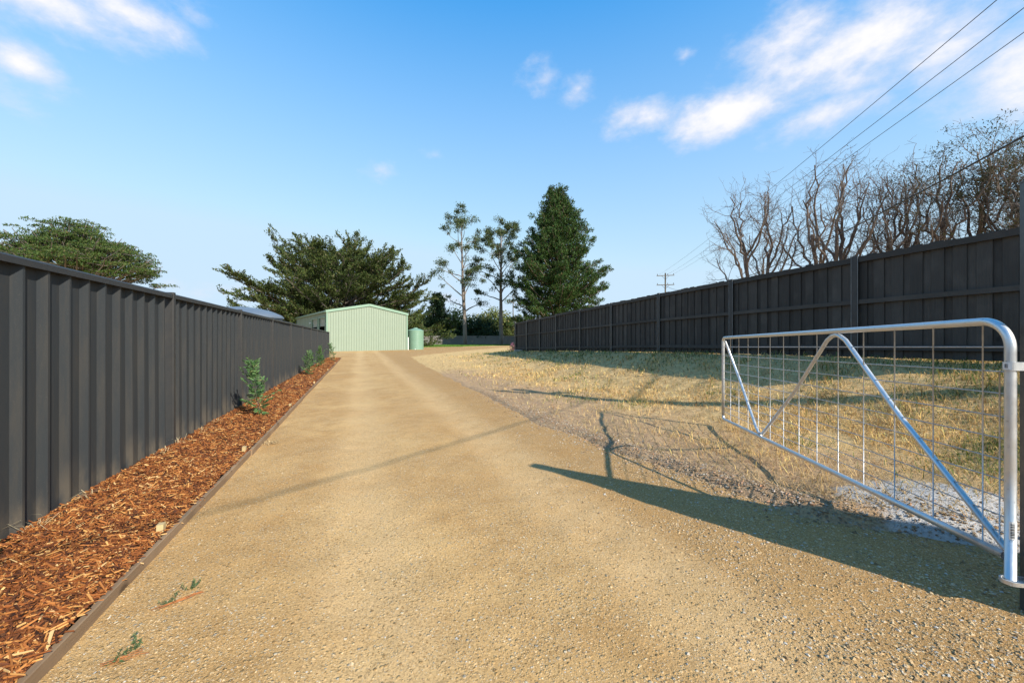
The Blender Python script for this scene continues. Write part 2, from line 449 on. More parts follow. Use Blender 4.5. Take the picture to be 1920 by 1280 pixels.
def woodmat(name, c1, c2, rnd=0.18, knots=True, rough=0.75, axis=2):
    m, t, bs = newmat(name)
    P = t.node('ShaderNodeTexCoord').outputs['Object']
    oi = t.node('ShaderNodeObjectInfo').outputs['Random']
    off = t.node('ShaderNodeCombineXYZ')
    for i in range(3): t.l.new(t.math('MULTIPLY', oi, 37.0 + 11 * i), off.inputs[i])
    P2 = t.vmath('ADD', P, off.outputs[0])
    st = [1.0, 1.0, 1.0]; st[axis] = 0.06
    g = t.noise(t.vmath('MULTIPLY', P2, tuple(st)), 55, 6, 0.6, dist=0.6)
    c = t.mix(g, c1, c2)
    if knots:
        kst = [1.0, 1.0, 1.0]; kst[axis] = 0.55
        vd = t.voro(t.vmath('MULTIPLY', P2, tuple(kst)), 3.4)
        c = t.mix(t.math('MULTIPLY', t.math('SUBTRACT', 1.0, t.smooth(vd, 0.04, 0.12)), 0.75), c, tuple(v * 0.35 for v in c1))
    blot = t.noise(P2, 2.2, 4)
    c = t.mix(t.math('MULTIPLY', t.smooth(blot, 0.45, 0.75), 0.4), c, tuple(v * 1.5 for v in c2))
    hv = t.node('ShaderNodeHueSaturation'); t.l.new(c, hv.inputs['Color']); t.l.new(t.lin(oi, 0, 1, 1 - rnd, 1 + rnd), hv.inputs['Value'])
    t.l.new(hv.outputs[0], bs.inputs['Base Color'])
    bs.inputs['Roughness'].default_value = rough; bs.inputs['Specular IOR Level'].default_value = 0.3
    b = t.node('ShaderNodeBump'); b.inputs['Strength'].default_value = 0.35; b.inputs['Distance'].default_value = 0.006
    t.l.new(g, b.inputs['Height']); t.l.new(b.outputs[0], bs.inputs['Normal'])
    return m

def steelfence(name, c):
    m, t, bs = newmat(name)
    P = t.node('ShaderNodeTexCoord').outputs['Object']
    dust = t.noise(t.vmath('MULTIPLY', P, (1, 1, 0.12)), 11, 7, 0.75)
    spk = t.noise(P, 320, 2, 0.6)
    cc = t.mix(t.math('MULTIPLY', t.smooth(dust, 0.38, 0.72), 0.36), c, (0.075, 0.062, 0.046))
    sep = t.node('ShaderNodeSeparateXYZ'); t.l.new(P, sep.inputs[0])
    low = t.math('MULTIPLY', t.math('SUBTRACT', 1.0, t.smooth(sep.outputs[2], 0.05, 0.42)), t.smooth(t.noise(t.vmath('MULTIPLY', P, (1, 1, 0.3)), 5, 4), 0.42, 0.62))
    cc = t.mix(t.math('MULTIPLY', low, 0.45), cc, (0.16, 0.125, 0.085))   # mud splash
    cc = t.mix(t.math('MULTIPLY', t.smooth(spk, 0.66, 0.74), 0.35), cc, (0.3, 0.28, 0.25))
    t.l.new(cc, bs.inputs['Base Color'])
    t.l.new(t.lin(dust, 0.3, 0.7, 0.5, 0.65), bs.inputs['Roughness'])
    bs.inputs['Specular IOR Level'].default_value = 0.2
    return m

M_gravel = gravelmat()
M_ground = groundmat()
M_fsteel = steelfence('dark_fence_steel', (0.032, 0.036, 0.039))
M_frail = basic('dark_rail_steel', (0.028, 0.029, 0.030), (0.038, 0.036, 0.034), 12, 0.5, 0.0, spec=0.3)
M_post = basic('charcoal_post_steel', (0.045, 0.048, 0.052), (0.06, 0.058, 0.055), 10, 0.4, 0.0, spec=0.5)
M_char = woodmat('charcoal_timber', (0.030, 0.026, 0.0225), (0.066, 0.058, 0.050), rnd=0.3)
M_charrail = woodmat('charcoal_rail_timber', (0.040, 0.035, 0.031), (0.066, 0.058, 0.050), axis=1, knots=False)
M_hpost = basic('painted_h_post', (0.032, 0.029, 0.027), (0.046, 0.042, 0.039), 6, 0.5, 0.0)
M_flange = basic('worn_post_edge', (0.34, 0.34, 0.33), (0.12, 0.12, 0.12), 4, 0.5, 0.2)
M_edge = woodmat('weathered_edging', (0.15, 0.09, 0.05), (0.27, 0.185, 0.11), axis=1, rnd=0.08)
M_peg = woodmat('treated_pine_peg', (0.42, 0.30, 0.14), (0.55, 0.42, 0.22), knots=False)
def galv():
    m, t, bs = newmat('galvanised_steel')
    P = t.node('ShaderNodeTexCoord').outputs['Object']
    n = t.noise(P, 14, 5, 0.65); sc = t.smooth(t.noise(P, 45, 4, 0.7), 0.60, 0.72)
    c = t.mix(n, (0.56, 0.57, 0.58), (0.74, 0.74, 0.73))
    c = t.mix(t.math('MULTIPLY', sc, 0.6), c, (0.22, 0.20, 0.18))
    t.l.new(c, bs.inputs['Base Color']); bs.inputs['Metallic'].default_value = 0.75
    t.l.new(t.lin(n, 0.3, 0.7, 0.28, 0.48), bs.inputs['Roughness'])
    return m
M_galv = galv()
M_wire = basic('galvanised_wire', (0.60, 0.60, 0.60), (0.45, 0.45, 0.45), 30, 0.45, 0.6)
M_label = basic('sticker_paper', (0.75, 0.75, 0.74), (0.68, 0.68, 0.67), 20, 0.5)
M_ink = basic('sticker_ink', (0.03, 0.03, 0.03), (0.04, 0.04, 0.04), 20, 0.5)
M_shed = basic('pale_green_steel', (0.235, 0.285, 0.215), (0.25, 0.30, 0.23), 1.5, 0.42, 0.0, spec=0.4)
M_shedtrim = basic('pale_green_trim', (0.20, 0.31, 0.225), (0.22, 0.33, 0.245), 2, 0.4, 0.0)
M_roof = basic('pale_roof_steel', (0.28, 0.34, 0.28), (0.31, 0.37, 0.31), 2, 0.4, 0.0)
M_roller = basic('roller_door_steel', (0.22, 0.26, 0.23), (0.25, 0.29, 0.26), 3, 0.45)
M_tank = basic('green_poly_tank', (0.155, 0.265, 0.185), (0.175, 0.285, 0.205), 2, 0.5)
M_zinc = basic('zinc_tank_steel', (0.12, 0.15, 0.185), (0.15, 0.18, 0.22), 2.5, 0.45, 0.2)
M_white = basic('white_pvc', (0.75, 0.75, 0.72), (0.68, 0.68, 0.64), 8, 0.5)
M_greyfence = basic('grey_steel_sheet', (0.19, 0.175, 0.165), (0.22, 0.205, 0.195), 1.2, 0.5)
M_pole = woodmat('pole_timber', (0.10, 0.09, 0.07), (0.17, 0.15, 0.12), knots=False)
M_cable = basic('black_cable', (0.025, 0.025, 0.028), None, 8, 0.5)
M_insul = basic('brown_porcelain', (0.05, 0.04, 0.035), (0.07, 0.06, 0.05), 8, 0.25)
M_lawn = basic('lawn_soil', (0.10, 0.17, 0.03), (0.14, 0.21, 0.04), 3, 0.9, bump=0.5, bscale=40)
M_dark = basic('shed_floor', (0.16, 0.15, 0.14), (0.2, 0.19, 0.17), 3, 0.9)
M_conc = basic('pale_concrete', (0.5, 0.48, 0.44), (0.42, 0.40, 0.36), 6, 0.9, bump=0.3)

# ---------------------------------------------------------------- ground, drive, bed, lawn
def axis_samples(lo, hi, fine_lo, fine_hi, step, growth=1.12):
    xs = list(np.arange(fine_lo, fine_hi, step)); s = step; x = fine_hi
    while x < hi: xs.append(x); s *= growth; x += s
    xs.append(hi); s = step; x = fine_lo - step; left = []
    while x > lo: left.append(x); s *= growth; x -= s
    left.append(lo)
    return np.array(sorted(left) + xs)

def grid_mesh(name, us, vs, zf, smooth=True, umap=None):
    U, V = np.meshgrid(us, vs)
    if umap: U = umap(U, V)
    X, Y = uv2xy(U, V)
    Z = zf(X, Y, U, V)
    P = np.stack([U, V, Z], -1).reshape(-1, 3)
    nu, nv = len(us), len(vs)
    i = np.arange(nv - 1)[:, None] * nu + np.arange(nu - 1)[None, :]
    Q = np.stack([i, i + 1, i + nu + 1, i + nu], -1).reshape(-1, 4)
    return mesh_arrays(name, P, Q, None, smooth)

def z_under(X, Y, U, V):
    e = drive_edge(V) + 0.35 * (fbm(X, Y, 1.4, 4, 21) - 0.5)
    z = zground(X, Y)
    inside = (1 - sstep(-0.28, 0.04, U - e)) * sstep(-2.3, -2.1, U) * sstep(-9, -8.5, V) * (1 - sstep(58.5, 59.5, V))
    return z - 0.09 * inside
us = axis_samples(-1500, 1500, -2.4, 9.5, 0.07, 1.13); vs = axis_samples(-700, 1500, -1.0, 9.0, 0.06, 1.035)
ground = link('ground', grid_mesh('ground', us, vs, z_under), M_ground, rot=(0, 0, TH))
tag(ground, 'dry straw coloured paddock ground with bare soil', None, None, 'structure')

def z_drive(X, Y, U, V):
    e = drive_edge(V) + 0.35 * (fbm(X, Y, 1.4, 4, 21) - 0.5)
    z = zground(X, Y, False)
    z = z + 0.012 * (fbm(X, Y, 1.1, 4, 31) - 0.5) + 0.010 * (vnoise(X, Y, 7, 33) - 0.5)
    for c in (0.05, 1.55): z = z - 0.014 * np.exp(-((U - c) / 0.22) ** 2)
    return z - 0.16 * sstep(-0.12, 0.35, U - e)
us = axis_samples(-1.165, 27, -1.165, 5.0, 0.06, 1.12); vs = axis_samples(-8.0, 58, -0.5, 8.0, 0.055, 1.03)
drive = link('driveway', grid_mesh('driveway', us, vs, z_drive, True, lambda U, V: np.where(U < 0.5, 0.5 + (U - 0.5) * (1 + 6 * sstep(29.7, 35, V)), U)), M_gravel, rot=(0, 0, TH))
tag(drive, 'tan crushed gravel driveway leading to the shed', None, None, 'structure')

FENCE_U = -2.033; EDGE_U = -1.156
def z_bed(X, Y, U, V):
    return 0.055 + 0.045 * (fbm(X, Y, 2.2, 4, 41) - 0.5) + 0.02 * np.sin((U - FENCE_U) / 0.877 * np.pi) + 0.03 * sstep(-1.7, -2.03, U)
us = np.linspace(FENCE_U - 0.05, EDGE_U - 0.03, 22); vs = axis_samples(-4, 29.4, -0.5, 8, 0.05, 1.04)
m, t, bs = newmat('mulch_base')
P = t.node('ShaderNodeTexCoord').outputs['Object']
t.l.new(t.mix(t.noise(P, 30, 5), (0.055, 0.022, 0.010), (0.20, 0.075, 0.025)), bs.inputs['Base Color'])
bs.inputs['Roughness'].default_value = 0.9; M_mulchbase = m
bed = link('garden_bed', grid_mesh('garden_bed', us, vs, z_bed), M_mulchbase, rot=(0, 0, TH))
tag(bed, 'narrow garden bed of red brown bark mulch along steel fence', None, None, 'structure')

# lawn in front of the far fence
def lawn_mesh():
    xs = np.linspace(-30, 14, 45); ts = np.linspace(0, 1, 16)
    Pv = []
    for tt in ts:
        for x in xs:
            y0 = np.interp(x, [-30, -12, -1.9, 14], [50, 55, 69, 74]) + 0.8 * (vnoise(x, 0, 0.7, 2) - 0.5)
            y = y0 + (84.6 - y0) * tt
            Pv.append((x, y, float(zground(x, y, False)) + 0.02 - (0.05 if tt == 0 else 0)))
    n = len(xs); i = np.arange(len(ts) - 1)[:, None] * n + np.arange(n - 1)[None, :]
    return mesh_arrays('lawn', np.array(Pv), np.stack([i, i + 1, i + n + 1, i + n], -1).reshape(-1, 4), None, True)
lawn = link('lawn', lawn_mesh(), M_lawn)
tag(lawn, 'strip of green lawn before the far grey fence', None, None, 'structure')

# ---------------------------------------------------------------- left steel fence
PITCH = 0.2237
def sheet_profile(n):
    """rib outline along the sheet: (along, depth)"""
    pts = [(0, 0)]
    for i in range(n):
        o = i * PITCH
        pts += [(o + 0.10, 0.0), (o + 0.147, 0.034), (o + 0.167, 0.034), (o + 0.188, 0.0)]
    pts.append((n * PITCH + 0.012, 0.0))
    return pts
def sheet_mesh(n, h, name='sheet'):
    pr = sheet_profile(n); V = []; Q = []
    th = 0.0012
    for (a, d) in pr: V += [(d, a, 0), (d, a, h)]
    k = len(pr)
    for (a, d) in pr: V += [(d - th, a, 0), (d - th, a, h)]
    for i in range(k - 1):
        Q.append((2 * i, 2 * i + 2, 2 * i + 3, 2 * i + 1))
        b = 2 * k
        Q.append((b + 2 * i, b + 2 * i + 1, b + 2 * i + 3, b + 2 * i + 2))
    Q.append((1, 2 * k + 1, 2 * k, 0)); Q.append((2 * k - 2, 4 * k - 2, 4 * k - 1, 2 * k - 1))
    return mesh_arrays(name, np.array(V, float), np.array(Q))
BAY = 2.84
def rail_prof(w, h, top=True):
    return [(-w / 2, 0), (w / 2, 0), (w / 2, h * 0.72), (w / 2 - 0.012, h * 0.93), (0, h), (-w / 2 + 0.012, h * 0.93), (-w / 2, h * 0.72)]
def steel_fence(name, origin, rz, nbay, H, label, bay=BAY, nrib=(4, 4, 4)):
    root = empty(name, (origin[0], origin[1], origin[2]), rz)
    tag(root, label, 'fence')
    smesh = {}
    mb = MB(); mb.prism(rail_prof(0.078, 0.058), (0.012, 0.02, 0), (0.012, bay - 0.02, 0), (1, 0, 0), (0, 0, 1)); top = mb.mesh('top_rail')
    mb = MB(); mb.prism([(-0.035, 0), (0.04, 0), (0.04, 0.045), (0.034, 0.05), (-0.035, 0.05)], (0.012, 0.02, 0), (0.012, bay - 0.02, 0), (1, 0, 0), (0, 0, 1)); bot = mb.mesh('bottom_rail')
    mb = MB()
    for s in (-1, 1):       # back to back channel posts with a seam between
        mb.prism([(-0.04, 0), (0.046, 0), (0.046, 0.025), (0.03, 0.028), (0.03, 0.024), (-0.03, 0.024), (-0.04, 0.025)], (0, 0, -0.45), (0, 0, H + 0.045), (1, 0, 0), (0, s, 0))
    mb.box((0.0, 0, H + 0.047), (0.088, 0.05, 0.004))
    post = mb.mesh('post')
    for i in range(nbay + 1):
        link('post', post, M_frail, root, (0.012, i * bay, 0))
    for i in range(nbay):
        link('top_rail', top, M_frail, root, (0, i * bay, H - 0.02))
        link('bottom_rail', bot, M_frail, root, (0, i * bay, 0.0))
        y = i * bay + 0.045
        for n in nrib:
            if n not in smesh: smesh[n] = sheet_mesh(n, H - 0.03)
            link('sheet', smesh[n], M_fsteel, root, (0.0, y, 0.02), (random.Random(i * 7 + n + int(y * 90)).uniform(-.0025, .0025), random.Random(int(y * 77)).uniform(-.004, .004), 0)); y += n * PITCH
    return root
# posts: one stands at X=-3.95.., Y=4.62 ; start one bay nearer, nine bays to the far end
fx, fy = -3.10 - 0.383 * (4.62 - 2.41), 4.62
_, fv = xy2uv(fx, fy)
ox, oy = uv2xy(FENCE_U - 0.03, fv - 2 * BAY)
steel_fence('steel_fence', (float(ox), float(oy), 0.03), TH, 11, 1.775, 'long dark grey corrugated steel fence along the left of the driveway')

# splayed wing of steel fence beside the gate post (its shadow lies across the drive)
GP = np.array([2.505, 1.885])
WD = np.array([0.866, -0.5])
rz = math.atan2(-WD[0], WD[1])
o = GP + WD * 0.085
steel_fence('wing_fence', (o[0], o[1], 0.02), rz, 1, 1.99, 'dark steel fence panel joined to the tall gate post', 2.84)

# ---------------------------------------------------------------- timber edging of the bed
root = empty('timber_edging', (0, 0, 0), TH)
tag(root, 'weathered brown timber board edging between mulch and gravel', 'edging')
vv = -3.6; bl = [4.55, 4.3, 4.4, 5.2, 5.2, 5.2, 5.2]; rs = random.Random(4)
v_end = 29.4; k = 0
while vv < v_end - 0.2:
    L = min(bl[k % len(bl)], v_end - vv)
    mb = MB(); mb.prism([(-0.015, -0.12), (0.015, -0.12), (0.015, 0.019), (0.011, 0.023), (-0.011, 0.023), (-0.015, 0.019)], (0, -L / 2 + 0.003, 0), (0, L / 2 - 0.003, 0), (1, 0, 0), (0, 0, 1))
    link('plank', mb.mesh('plank'), M_edge, root, (EDGE_U + rs.uniform(-0.008, 0.008), vv + L / 2, 0.042 + rs.uniform(-0.006, 0.006)), (0, 0, rs.uniform(-0.003, 0.003)))
    vv += L; k += 1
mb = MB(); mb.prism([(-0.025, -0.018), (0.025, -0.018), (0.025, 0.018), (-0.025, 0.018)], (0, 0, -0.3), (0, 0, 0.03), (1, 0, 0), (0, 1, 0)); peg = mb.mesh('peg')
for pv in (3.23, 5.23, 8.4, 12.6, 17.8, 23.0):
    link('peg', peg, M_peg, root, (EDGE_U - 0.047, pv, 0.085), (rs.uniform(-.05, .05), rs.uniform(-.05, .05), math.pi / 2 + rs.uniform(-.1, .1)))

# ---------------------------------------------------------------- right timber paling fence
RZ = math.atan2(-RFD[0], RFD[1])
tf = empty('paling_fence', (float(RF0[0]), float(RF0[1]), 0), RZ)
tag(tf, 'long charcoal stained timber paling fence on the grassy bank', 'fence')
# local frame: y along the fence (s), x to the right (away from the drive)
PZ = [4.55, 7.07, 9.58, 12.1, 14.62, 16.95, 19.3, 21.3, 23.2, 25.2]
PS = [(z - 7.07) * 1.0509 for z in PZ]
def ftop(s): return float(np.interp(s, [-3, 0, 5.39, 19.26], [2.80, 2.77, 2.70, 2.36]))
rs = random.Random(8)
mb = MB()
for x in (-0.055, 0.055): mb.box((x, 0, 0.68), (0.009, 0.10, 2.25))
mb.box((0, 0, 0.68), (0.102, 0.007, 2.25))
hpost = mb.mesh('post')
mb = MB()
for s in (-1, 1): mb.box((-0.0605, s * 0.0515, 0.69), (0.006, 0.006, 2.235))
hedge = mb.mesh('flange_edge')
palm = []
for k in range(6):          # six board shapes with slightly uneven tops
    mb = MB(); w = 0.148 + 0.004 * (k % 3); h = 1.775 + 0.006 * (k % 4)
    c = 0.004
    mb.prism([(-w / 2, -0.008), (w / 2, -0.008), (w / 2, 0.006), (w / 2 - c, 0.008), (-w / 2 + c, 0.008), (-w / 2, 0.006)], (0, 0, 0), (0, 0, h), (0, 1, 0), (-1, 0, 0))
    palm.append(mb.mesh('paling'))
for i, s in enumerate(PS):
    zt = ftop(s)
    p = link('post', hpost, M_hpost, tf, (0, s, zt - 1.79))
    link('flange_edge', hedge, M_flange, p)
for i in range(len(PS) - 1):
    s0, s1 = PS[i] + 0.012, PS[i + 1] - 0.012
    dz = rs.uniform(-0.02, 0.02) if i > 4 else 0
    z0, z1 = ftop(s0) + dz, ftop(s1) + dz
    for off, hh, xx in ((-0.055, 0.095, -0.022), (-0.80, 0.075, -0.022), (-1.60, 0.085, -0.022)):
        mb = MB(); L = math.hypot(s1 - s0, z1 - z0)
        mb.box((0, 0, 0), (0.042, L, hh))
        link('rail', mb.mesh('rail'), M_charrail, tf, (xx, (s0 + s1) / 2, (z0 + z1) / 2 + off), (math.atan2(z1 - z0, s1 - s0), 0, 0))
    n = int(round((s1 - s0) / 0.126))
    for j in range(n):
        s = s0 + 0.07 + (s1 - s0 - 0.14) * j / (n - 1)
        front = j % 2 == 0
        zt = z0 + (z1 - z0) * (s - s0) / (s1 - s0)
        link('paling', palm[rs.randrange(6)], M_char, tf, (0.009 if front else 0.030, s + rs.uniform(-.005, .005), zt - 1.772 + rs.uniform(-.006, .008)), (rs.uniform(-.003, .003), 0, 0))
# steel end post with a pale footing block
p = MB().tube([(0, 0, -0.3), (0, 0, 1.92)], 0.045, 8).build('end_post', M_post, tf, False, (-0.02, PS[-1] + 0.16, ftop(PS[-1]) - 1.83))

# ---------------------------------------------------------------- gate and post
gp = empty('gate_post', (GP[0], GP[1], 0), math.atan2(WD[1], WD[0]))
tag(gp, 'tall dark steel square post carrying the galvanised gate', 'post')
mb = MB(); w = 0.05; c = 0.006
mb.prism([(-w + c, -w), (w - c, -w), (w, -w + c), (w, w - c), (w - c, w), (-w + c, w), (-w, w - c), (-w, -w + c)], (0, 0, -0.4), (0, 0, 2.07), (1, 0, 0), (0, 1, 0)); mb.build('shaft', M_post, gp)
mb = MB(); mb.box((0, 0, 2.073), (0.104, 0.104, 0.006)); mb.build('cap', M_post, gp)

G1 = np.array([2.378, 1.90]); G2 = np.array([3.05, 5.75]); GL = float(np.linalg.norm(G2 - G1)); GD = (G2 - G1) / GL
gate = empty('farm_gate', (G1[0], G1[1], 0), math.atan2(-GD[0], GD[1]))
tag(gate, 'open galvanised mesh farm gate with tubular braces beside the driveway', 'gate')
# local: y along the gate from the hinge, z up; the far end sags a little
def gt(t): return 1.400 + (1.333 - 1.400) * t
def gb(t): return 0.268 + (0.165 - 0.268) * t
def arc(c, r, a0, a1, n=8): return [(0, c[0] + r * math.cos(a0 + (a1 - a0) * i / n), c[1] + r * math.sin(a0 + (a1 - a0) * i / n)) for i in range(n + 1)]
r = 0.13; PI = math.pi
path = [(0, 0, 0.17), (0, 0, 0.7), (0, 0, gt(0) - r - 0.02)] + arc((r, gt(0) - r), r, PI, PI / 2 + 0.02, 12)
path += [(0, GL * f, gt(f)) for f in (0.15, 0.4, 0.7, 0.9)]
r2 = 0.06
path += arc((GL - r2, gt(1) - r2), r2, PI / 2, 0, 8) + [(0, GL, gb(1) + 0.4), (0, GL, gb(1) + 0.05)]
path += arc((GL - 0.05, gb(1) + 0.05), 0.05, 0, -PI / 2, 6)
path += [(0, GL * f, gb(f)) for f in (0.9, 0.6, 0.3, 0.1, 0.006)]
fr = MB().tube(path, 0.0200, 14).build('frame', M_galv, gate, True)
# braces: near bottom corner up to the top rail, down to the bottom rail, up to the far top corner
def brace(pts, name='brace'):
    P = np.array(pts, float)
    return MB().tube(P, 0.0165, 10).build(name, M_galv, gate, True)
ta, tb = 0.335, 0.69
brace([(0.004, 0.02, gb(0) + 0.03), (0.004, GL * 0.17, gb(.17) + 0.555), (0.004, GL * (ta - 0.025), gt(ta) - 0.075), (0.004, GL * (ta - 0.008), gt(ta) - 0.042), (0.004, GL * (ta + 0.004), gt(ta) - 0.03),
       (0.004, GL * (ta + 0.018), gt(ta) - 0.04), (0.004, GL * (ta + 0.035), gt(ta) - 0.075), (0.004, GL * 0.5, gt(.5) - 0.555), (0.004, GL * (tb - 0.012), gb(tb) + 0.045)])
brace([(0.004, GL * (tb - 0.006), gb(tb) + 0.032), (0.004, GL * (tb + 0.012), gb(tb) + 0.034), (0.004, GL * (tb + 0.03), gb(tb) + 0.075), (0.004, GL * 0.85, gb(.85) + 0.62), (0.004, GL * 0.982, gt(1) - 0.055)])
rw = 0.0032
TS = [0.0328 + 0.0742 * i for i in range(13)]
for tt in TS:
    MB().tube([(-0.004, GL * tt, gb(tt) + 0.012), (-0.004, GL * tt, gt(tt) - 0.012)], rw, 6).build('upright_wire', M_wire, gate, True)
MB().tube([(-0.004, 0.045, gb(0) + 0.05), (-0.004, 0.045, gt(0) - 0.245)], rw, 6).build('upright_wire', M_wire, gate, True)
FR = [0.112, 0.218, 0.312, 0.412, 0.505, 0.595, 0.682, 0.76, 0.837, 0.908]
for f in FR:
    MB().tube([(0.0015, 0.018, gt(0) - f * (gt(0) - gb(0))), (0.0015, GL / 2, gt(.5) - f * (gt(.5) - gb(.5))), (0.0015, GL - 0.02, gt(1) - f * (gt(1) - gb(1)))], rw, 6).build('line_wire', M_wire, gate, True)
# hinge strap round the upright, reaching back to the post
mb = MB()
a = np.linspace(PI * 0.5, PI * 1.5, 9)
ring = [(0.0245 * math.cos(x), 0.0245 * math.sin(x)) for x in a]
prof = [(p[0], p[1]) for p in ring] + [(0.13, -0.0245), (0.13, -0.0205)] + [(0.0225 * math.cos(x), 0.0225 * math.sin(x)) for x in a[::-1]] + [(0.13, 0.0205), (0.13, 0.0245)]
def ribbon(mb, pts, z0, z1, th=0.003):
    P = np.array(pts, float); d = np.gradient(P, axis=0); nrm_ = np.stack([d[:, 1], -d[:, 0]], 1); nrm_ /= np.linalg.norm(nrm_, axis=1, keepdims=True)
    A = P + nrm_ * th / 2; B = P - nrm_ * th / 2; n = len(P)
    V = np.concatenate([np.c_[A, np.full(n, z0)], np.c_[B, np.full(n, z0)], np.c_[A, np.full(n, z1)], np.c_[B, np.full(n, z1)]])
    q = []
    for i in range(n - 1):
        q += [[i, i + 1, 2 * n + i + 1, 2 * n + i], [n + i + 1, n + i, 3 * n + i, 3 * n + i + 1], [2 * n + i, 2 * n + i + 1, 3 * n + i + 1, 3 * n + i], [i + 1, i, n + i, n + i + 1]]
    q += [[0, 2 * n, 3 * n, n], [n - 1, 2 * n - 1, 4 * n - 1, 3 * n - 1]]
    mb.add(V, q)
strap = [(0.105, 0.024)] + [(0.0235 * math.cos(x), 0.0235 * math.sin(x)) for x in np.linspace(PI * 0.5, PI * 1.5, 13)] + [(0.105, -0.024)]
mb = MB(); ribbon(mb, strap, 1.163, 1.203, 0.0035); mb.build('hinge_strap', M_galv, gate)
# bottom pivot plate
mb = MB(); ribbon(mb, [(0.115, 0.032)] + [(0.034 * math.cos(x), 0.034 * math.sin(x)) for x in np.linspace(PI * 0.5, PI * 1.5, 13)] + [(0.115, -0.032)], 0.150, 0.168, 0.004)
mb.box((0.04, 0, 0.152), (0.13, 0.058, 0.004)); mb.build('pivot_plate', M_galv, gate)
def sticker(cz, w, h, ang, R, bars, vertical):
    """small barcode sticker lying on a tube face"""
    mb = MB(); n = 6
    an = np.linspace(ang - w / R / 2, ang + w / R / 2, n)
    def patch(mb, a0, a1, z0, z1, RR):
        aa = np.linspace(a0, a1, 4)
        V = [(RR * math.cos(x), RR * math.sin(x), z) for z in (z0, z1) for x in aa]
        mb.add(V, [[i, i + 1, i + 5, i + 4] for i in range(3)])
    patch(mb, an[0], an[-1], cz - h / 2, cz + h / 2, R)
    lab = mb.build('sticker', M_label, gate)
    mb = MB(); rr = random.Random(3)
    p = 0.1
    while p < 0.88:
        wd = rr.choice((0.025, 0.04, 0.06))
        if vertical: patch(mb, an[0] + (an[-1] - an[0]) * 0.18, an[0] + (an[-1] - an[0]) * 0.62, cz - h / 2 + h * p, cz - h / 2 + h * (p + wd), R + 0.0004)
        else: patch(mb, an[0] + (an[-1] - an[0]) * (0.1 + p * 0.5), an[0] + (an[-1] - an[0]) * (0.1 + (p + wd) * 0.5), cz - h * 0.32, cz + h * 0.32, R + 0.0004)
        p += wd + rr.choice((0.03, 0.05))
    mb.build('barcode', M_ink, lab)
camang = math.atan2(-1.9, -2.378) - math.atan2(-GD[0], GD[1])
sticker(1.184, 0.030, 0.032, camang - 0.35, 0.0262, True, False)
sticker(0.405, 0.030, 0.085, camang + 0.45, 0.0222, True, True)

# ---------------------------------------------------------------- shed
C0 = np.array([-17.8, 38.3]); E1 = np.array([0.794, 0.607]); E1 /= np.linalg.norm(E1)
shed = empty('farm_shed', (C0[0], C0[1], 0.125), math.atan2(E1[1], E1[0]))
tag(shed, 'pale green steel shed with gable end facing the driveway', 'shed')
SW, SL, SE, SR = 8.07, 16.4, 3.95, 4.73
def gz(x): return SE + (SR - SE) * (1 - abs(x - SW / 2) / (SW / 2))
def rib_sheet(x0, x1, axis, ztop, face, pitch=0.254, z0=0.0, name='wall_sheet'):
    """vertical ribbed cladding between x0 and x1; ztop(x) gives its top"""
    pr = [(x0, 0)]; x = x0 + 0.06
    while x + 0.11 < x1:
        pr += [(x, 0), (x + 0.02, 0.04), (x + 0.055, 0.04), (x + 0.075, 0)]; x += pitch
    pr.append((x1, 0))
    V = []; k = len(pr)
    for (a, d) in pr:
        for z in (z0, ztop(a)):
            V.append((a, -d, z) if axis == 'x' else (-d, a, z))
    for (a, d) in pr:
        for z in (z0, ztop(a)):
            V.append((a, -d + 0.01, z) if axis == 'x' else (-d + 0.01, a, z))
    Q = []
    for i in range(k - 1):
        Q.append((2 * i, 2 * i + 2, 2 * i + 3, 2 * i + 1)); b = 2 * k
        Q.append((b + 2 * i, b + 2 * i + 1, b + 2 * i + 3, b + 2 * i + 2))
        Q.append((2 * i + 1, 2 * i + 3, b + 2 * i + 3, b + 2 * i + 1))
    return mesh_arrays(name, np.array(V, float), np.array(Q))
nsh = 11; sw = SW / nsh
edges = [i * sw for i in range(nsh + 1)]
for i in range(nsh):
    a, b = edges[i], edges[i + 1]
    link('wall_sheet', rib_sheet(a, b, 'x', gz, -1, 0.245), M_shed, shed)
# side wall with two roller-door openings (front-left side, seen in shade)
doors = [(0.55, 3.3), (3.9, 6.75)]
def strip(y0, y1, z0, z1): return link('wall_sheet', rib_sheet(y0, y1, 'y', lambda a: z1, -1, 0.245, z0), M_shed, shed)
strip(0, 0.55, 0, SE); strip(3.3, 3.9, 0, SE)
y = 6.75
while y < SL - 0.1: strip(y, min(y + 1.61, SL), 0, SE); y += 1.61
for (a, b) in doors:
    strip(a, b, 3.35, SE)
    dr = MB()
    z = 2.55
    while z < 3.34:
        dr.prism([(0.06, 0), (0.045, 0.03), (0.045, 0.05), (0.06, 0.08), (0.07, 0.08), (0.07, 0)], (0, a + 0.03, z), (0, b - 0.03, z), (1, 0, 0), (0, 0, 1)); z += 0.08
    dr.box((0.06, (a + b) / 2, 2.53), (0.05, b - a - 0.06, 0.06))
    dd = dr.build('roller_door', M_roller, shed)
    mb = MB()
    for yy in (a, b): mb.box((-0.025, yy, 1.7), (0.09, 0.11, 3.4))
    mb.box((-0.024, (a + b) / 2, 3.37), (0.088, b - a - 0.11, 0.10))
    mb.build('door_frame', M_shedtrim, shed)
mb = MB(); mb.box((SW, SL / 2, SE / 2), (0.04, SL - 0.08, SE)); mb.build('far_wall', M_shed, shed)
